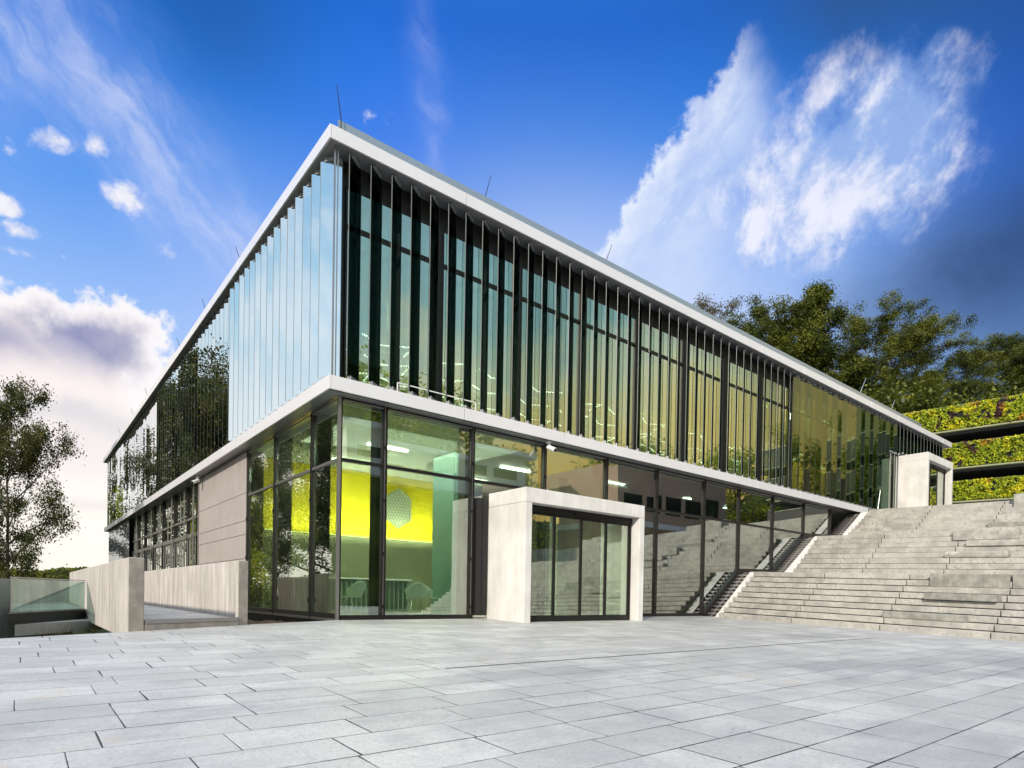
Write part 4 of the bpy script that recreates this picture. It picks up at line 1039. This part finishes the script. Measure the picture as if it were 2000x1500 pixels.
for key, x, y, ztop, l_, rz in plan:
    zb = hz(x, y) - .3
    plant(key, (x, y, zb), (ztop - zb) * 1.0, rz, 'broadleaf_tree', l_, gt)
under = [(77, 30.5, 37, 'a', 'small dark tree low between the loose tree and the tallest one'), (80, 23.6, 33, 'b', 'small dark tree under the right side of the tallest tree'), (84, 19.4, 31.0, 'a', 'small dark tree low under the wide open crown'),
         (80.5, 14.5, 28.6, 'b', 'small pointed tree low above the garage corner'), (86.5, 12.8, 28.5, 'a', 'small dark tree low behind the planted wall'), (93, 8.5, 32.0, 'b', 'pointed dark tree rising at the far right edge'),
         (74, 35, 36, 'c', 'small open tree just behind the roof edge'), (92, 4.5, 33.5, 'c', 'broad dark tree cut by the right picture edge')]
for x, y, ztop, key, l_ in under:
    zb = hz(x, y) - .3; plant(key, (x, y, zb), max(5, ztop - zb), x, 'broadleaf_tree', l_, gt, sx=1.35)
# undergrowth on the slope
q = MB(); r = random.Random(3)
for _ in range(26000):
    t_ = r.random(); x = 56 + 44 * t_ + r.uniform(-4, 4); y = 31 - 27 * t_ + r.uniform(-5, 5)
    z = hz(x, y) + abs(r.gauss(0, 1.4)) * (1 + .8 * mnoise.noise(Vector((x * .2, y * .2, 1))))
    c = Vector((x, y, z)); u = Vector((r.uniform(-1, 1), r.uniform(-1, 1), r.uniform(-1, 1))).normalized(); v_ = u.cross(Vector((r.uniform(-1, 1), r.uniform(-1, 1), 1))).normalized(); s_ = r.uniform(.15, .32)
    q.face([c - u * s_, c + v_ * s_ * .6, c + u * s_, c - v_ * s_ * .6])
o = q.build('undergrowth', M['leaf_dark']); tag(o, 'dark undergrowth covering the slope below the hill trees', 'undergrowth', kind='stuff')
# trees off to the left and behind the camera: they show in the glass
gl2 = 'trees mirrored in the glass'
for i, (x, y, h, key) in enumerate([(-13.5, 26, 18, 'big'), (-18, 31, 20, 'big'), (-14.5, 36, 20, 'big'), (-20, 25, 19, 'big'), (-23, 33, 20, 'big'), (-11.5, 82, 24, 'big'), (-18, 74, 16, 'y'), (-13, 60, 12, 'y')]):
    plant(key, (x, y, -2.5), h, i * 1.3, 'broadleaf_tree', 'leafy tree outside the picture at left, dark in the louvre reflections', gl2)
for i, (x, y, h) in enumerate([(46, -36, 13), (54, -38, 14), (40, -46, 14), (60, -28, 11), (34, -52, 9), (28, -58, 9), (22, -62, 9), (66, -22, 8), (20, -55, 22), (26, -52, 20), (32, -49, 19), (24, -62, 23), (30, -60, 22), (14, -58, 22), (37, -54, 19), (26, -28, 6.5), (30, -23, 6.0)]):
    plant('y', (x, y, max(hz(x, y), -.8) - .3), h, i * .9, 'broadleaf_tree', 'yellow green tree behind the camera, mirrored in the front glass', gl2)
# bushes beyond the terrace wall
for i, (x, y, h, l_) in enumerate([(-7.5, 30, 4.2, 'dark bush under the tall tree at the left edge'), (-3.6, 34, 4.4, 'bush right of the tall tree trunk beyond the garden wall'), (-1.0, 38, 4.3, 'sunlit bush beyond the garden wall near the footbridge'), (-5.6, 27, 3.9, 'low bush close behind the garden wall')]):
    plant('bush', (x, y, -2.7), h, i * 2.0, 'garden_bush', l_, 'bushes beyond the garden wall', cat='bush')
q = MB(); r = random.Random(8)
for _ in range(9000):
    x = r.uniform(-80, 90); y = 340 + r.uniform(-6, 30); top = 6.5 + 5.5 * (mnoise.noise(Vector((x * .035, 0, 5))) * .6 + .45 * (x > 0) * min(1, x / 30) + .25) + 1.2 * mnoise.noise(Vector((x * .3, 0, 0)))
    z = -3 + (top + 3) * r.random() ** .5; c = Vector((x, y, z)); u = Vector((r.uniform(-1, 1), .2, r.uniform(-1, 1))).normalized() * r.uniform(.8, 1.8); v_ = Vector((-u.z, 0, u.x))
    q.face([c - u, c + v_ * .7, c + u, c - v_ * .7])
o = q.build('distant_woods', M['leaf_dark']); tag(o, 'low line of distant woods on the left horizon', 'woods', kind='stuff')
# weeds under the terrace
q = MB(); r = random.Random(12)
for _ in range(260):
    x = -4.3 + r.uniform(-.5, .4); y = .2 + r.uniform(-.5, 1.6); b0 = Vector((x, y, -.75)); tp_ = b0 + Vector((r.uniform(-.22, .22), r.uniform(-.2, .2), r.uniform(.35, .72))); w_ = Vector((.012, .008, 0))
    q.face([b0 - w_, b0 + w_, tp_])
o = q.build('weeds', M['leaf_left']); tag(o, 'tuft of weeds growing under the footbridge wall', 'weeds', kind='stuff')

# ------------------------------------------------------------------ neighbours mirrored in the front glass
N1 = empty('white_neighbour_building', 'white stepped building behind the camera, mirrored in the corner glass', 'building', (22, -33, -2))
q = MB(); q.box((-9, -6, 11.0), (9, 2, 14.6)); q.build('wall', M['conc'], N1)
q = MB(); q.box((-8.5, -6, 0), (8.5, 1, 10.99)); q.build('base', M['leaf_dark'], N1)
q = MB(); q.box((-9.6, -6, 14.61), (9.6, 3.0, 15.0)); q.build('roof', M['conc'], N1)
for j in range(5):
    for zz in (12.6,):
        q = MB(); q.box((-8.2 + j * 3.4, 2.005, zz), (-5.6 + j * 3.4, 2.05, zz + .8)); q.build('window', M['frame'], N1)
N2 = empty('brown_neighbour_building', 'brown clad building behind the stairs side, mirrored in the front glass', 'building', (44, -27, 3.5))
q = MB(); q.box((-9, -6, 0), (8, 3, 9)); q.build('wall', M['brown_clad'], N2)
for j in range(5):
    for zz in (1.2, 5.0):
        q = MB(); q.box((-8.2 + j * 3.1, 3.005, zz), (-5.8 + j * 3.1, 3.05, zz + 1.7)); q.build('window', M['frame'], N2)
q = MB(); q.box((-9.2, -6, 3.5), (8.2, 3.3, 4.0)); q.build('cornice', M['conc'], N2)
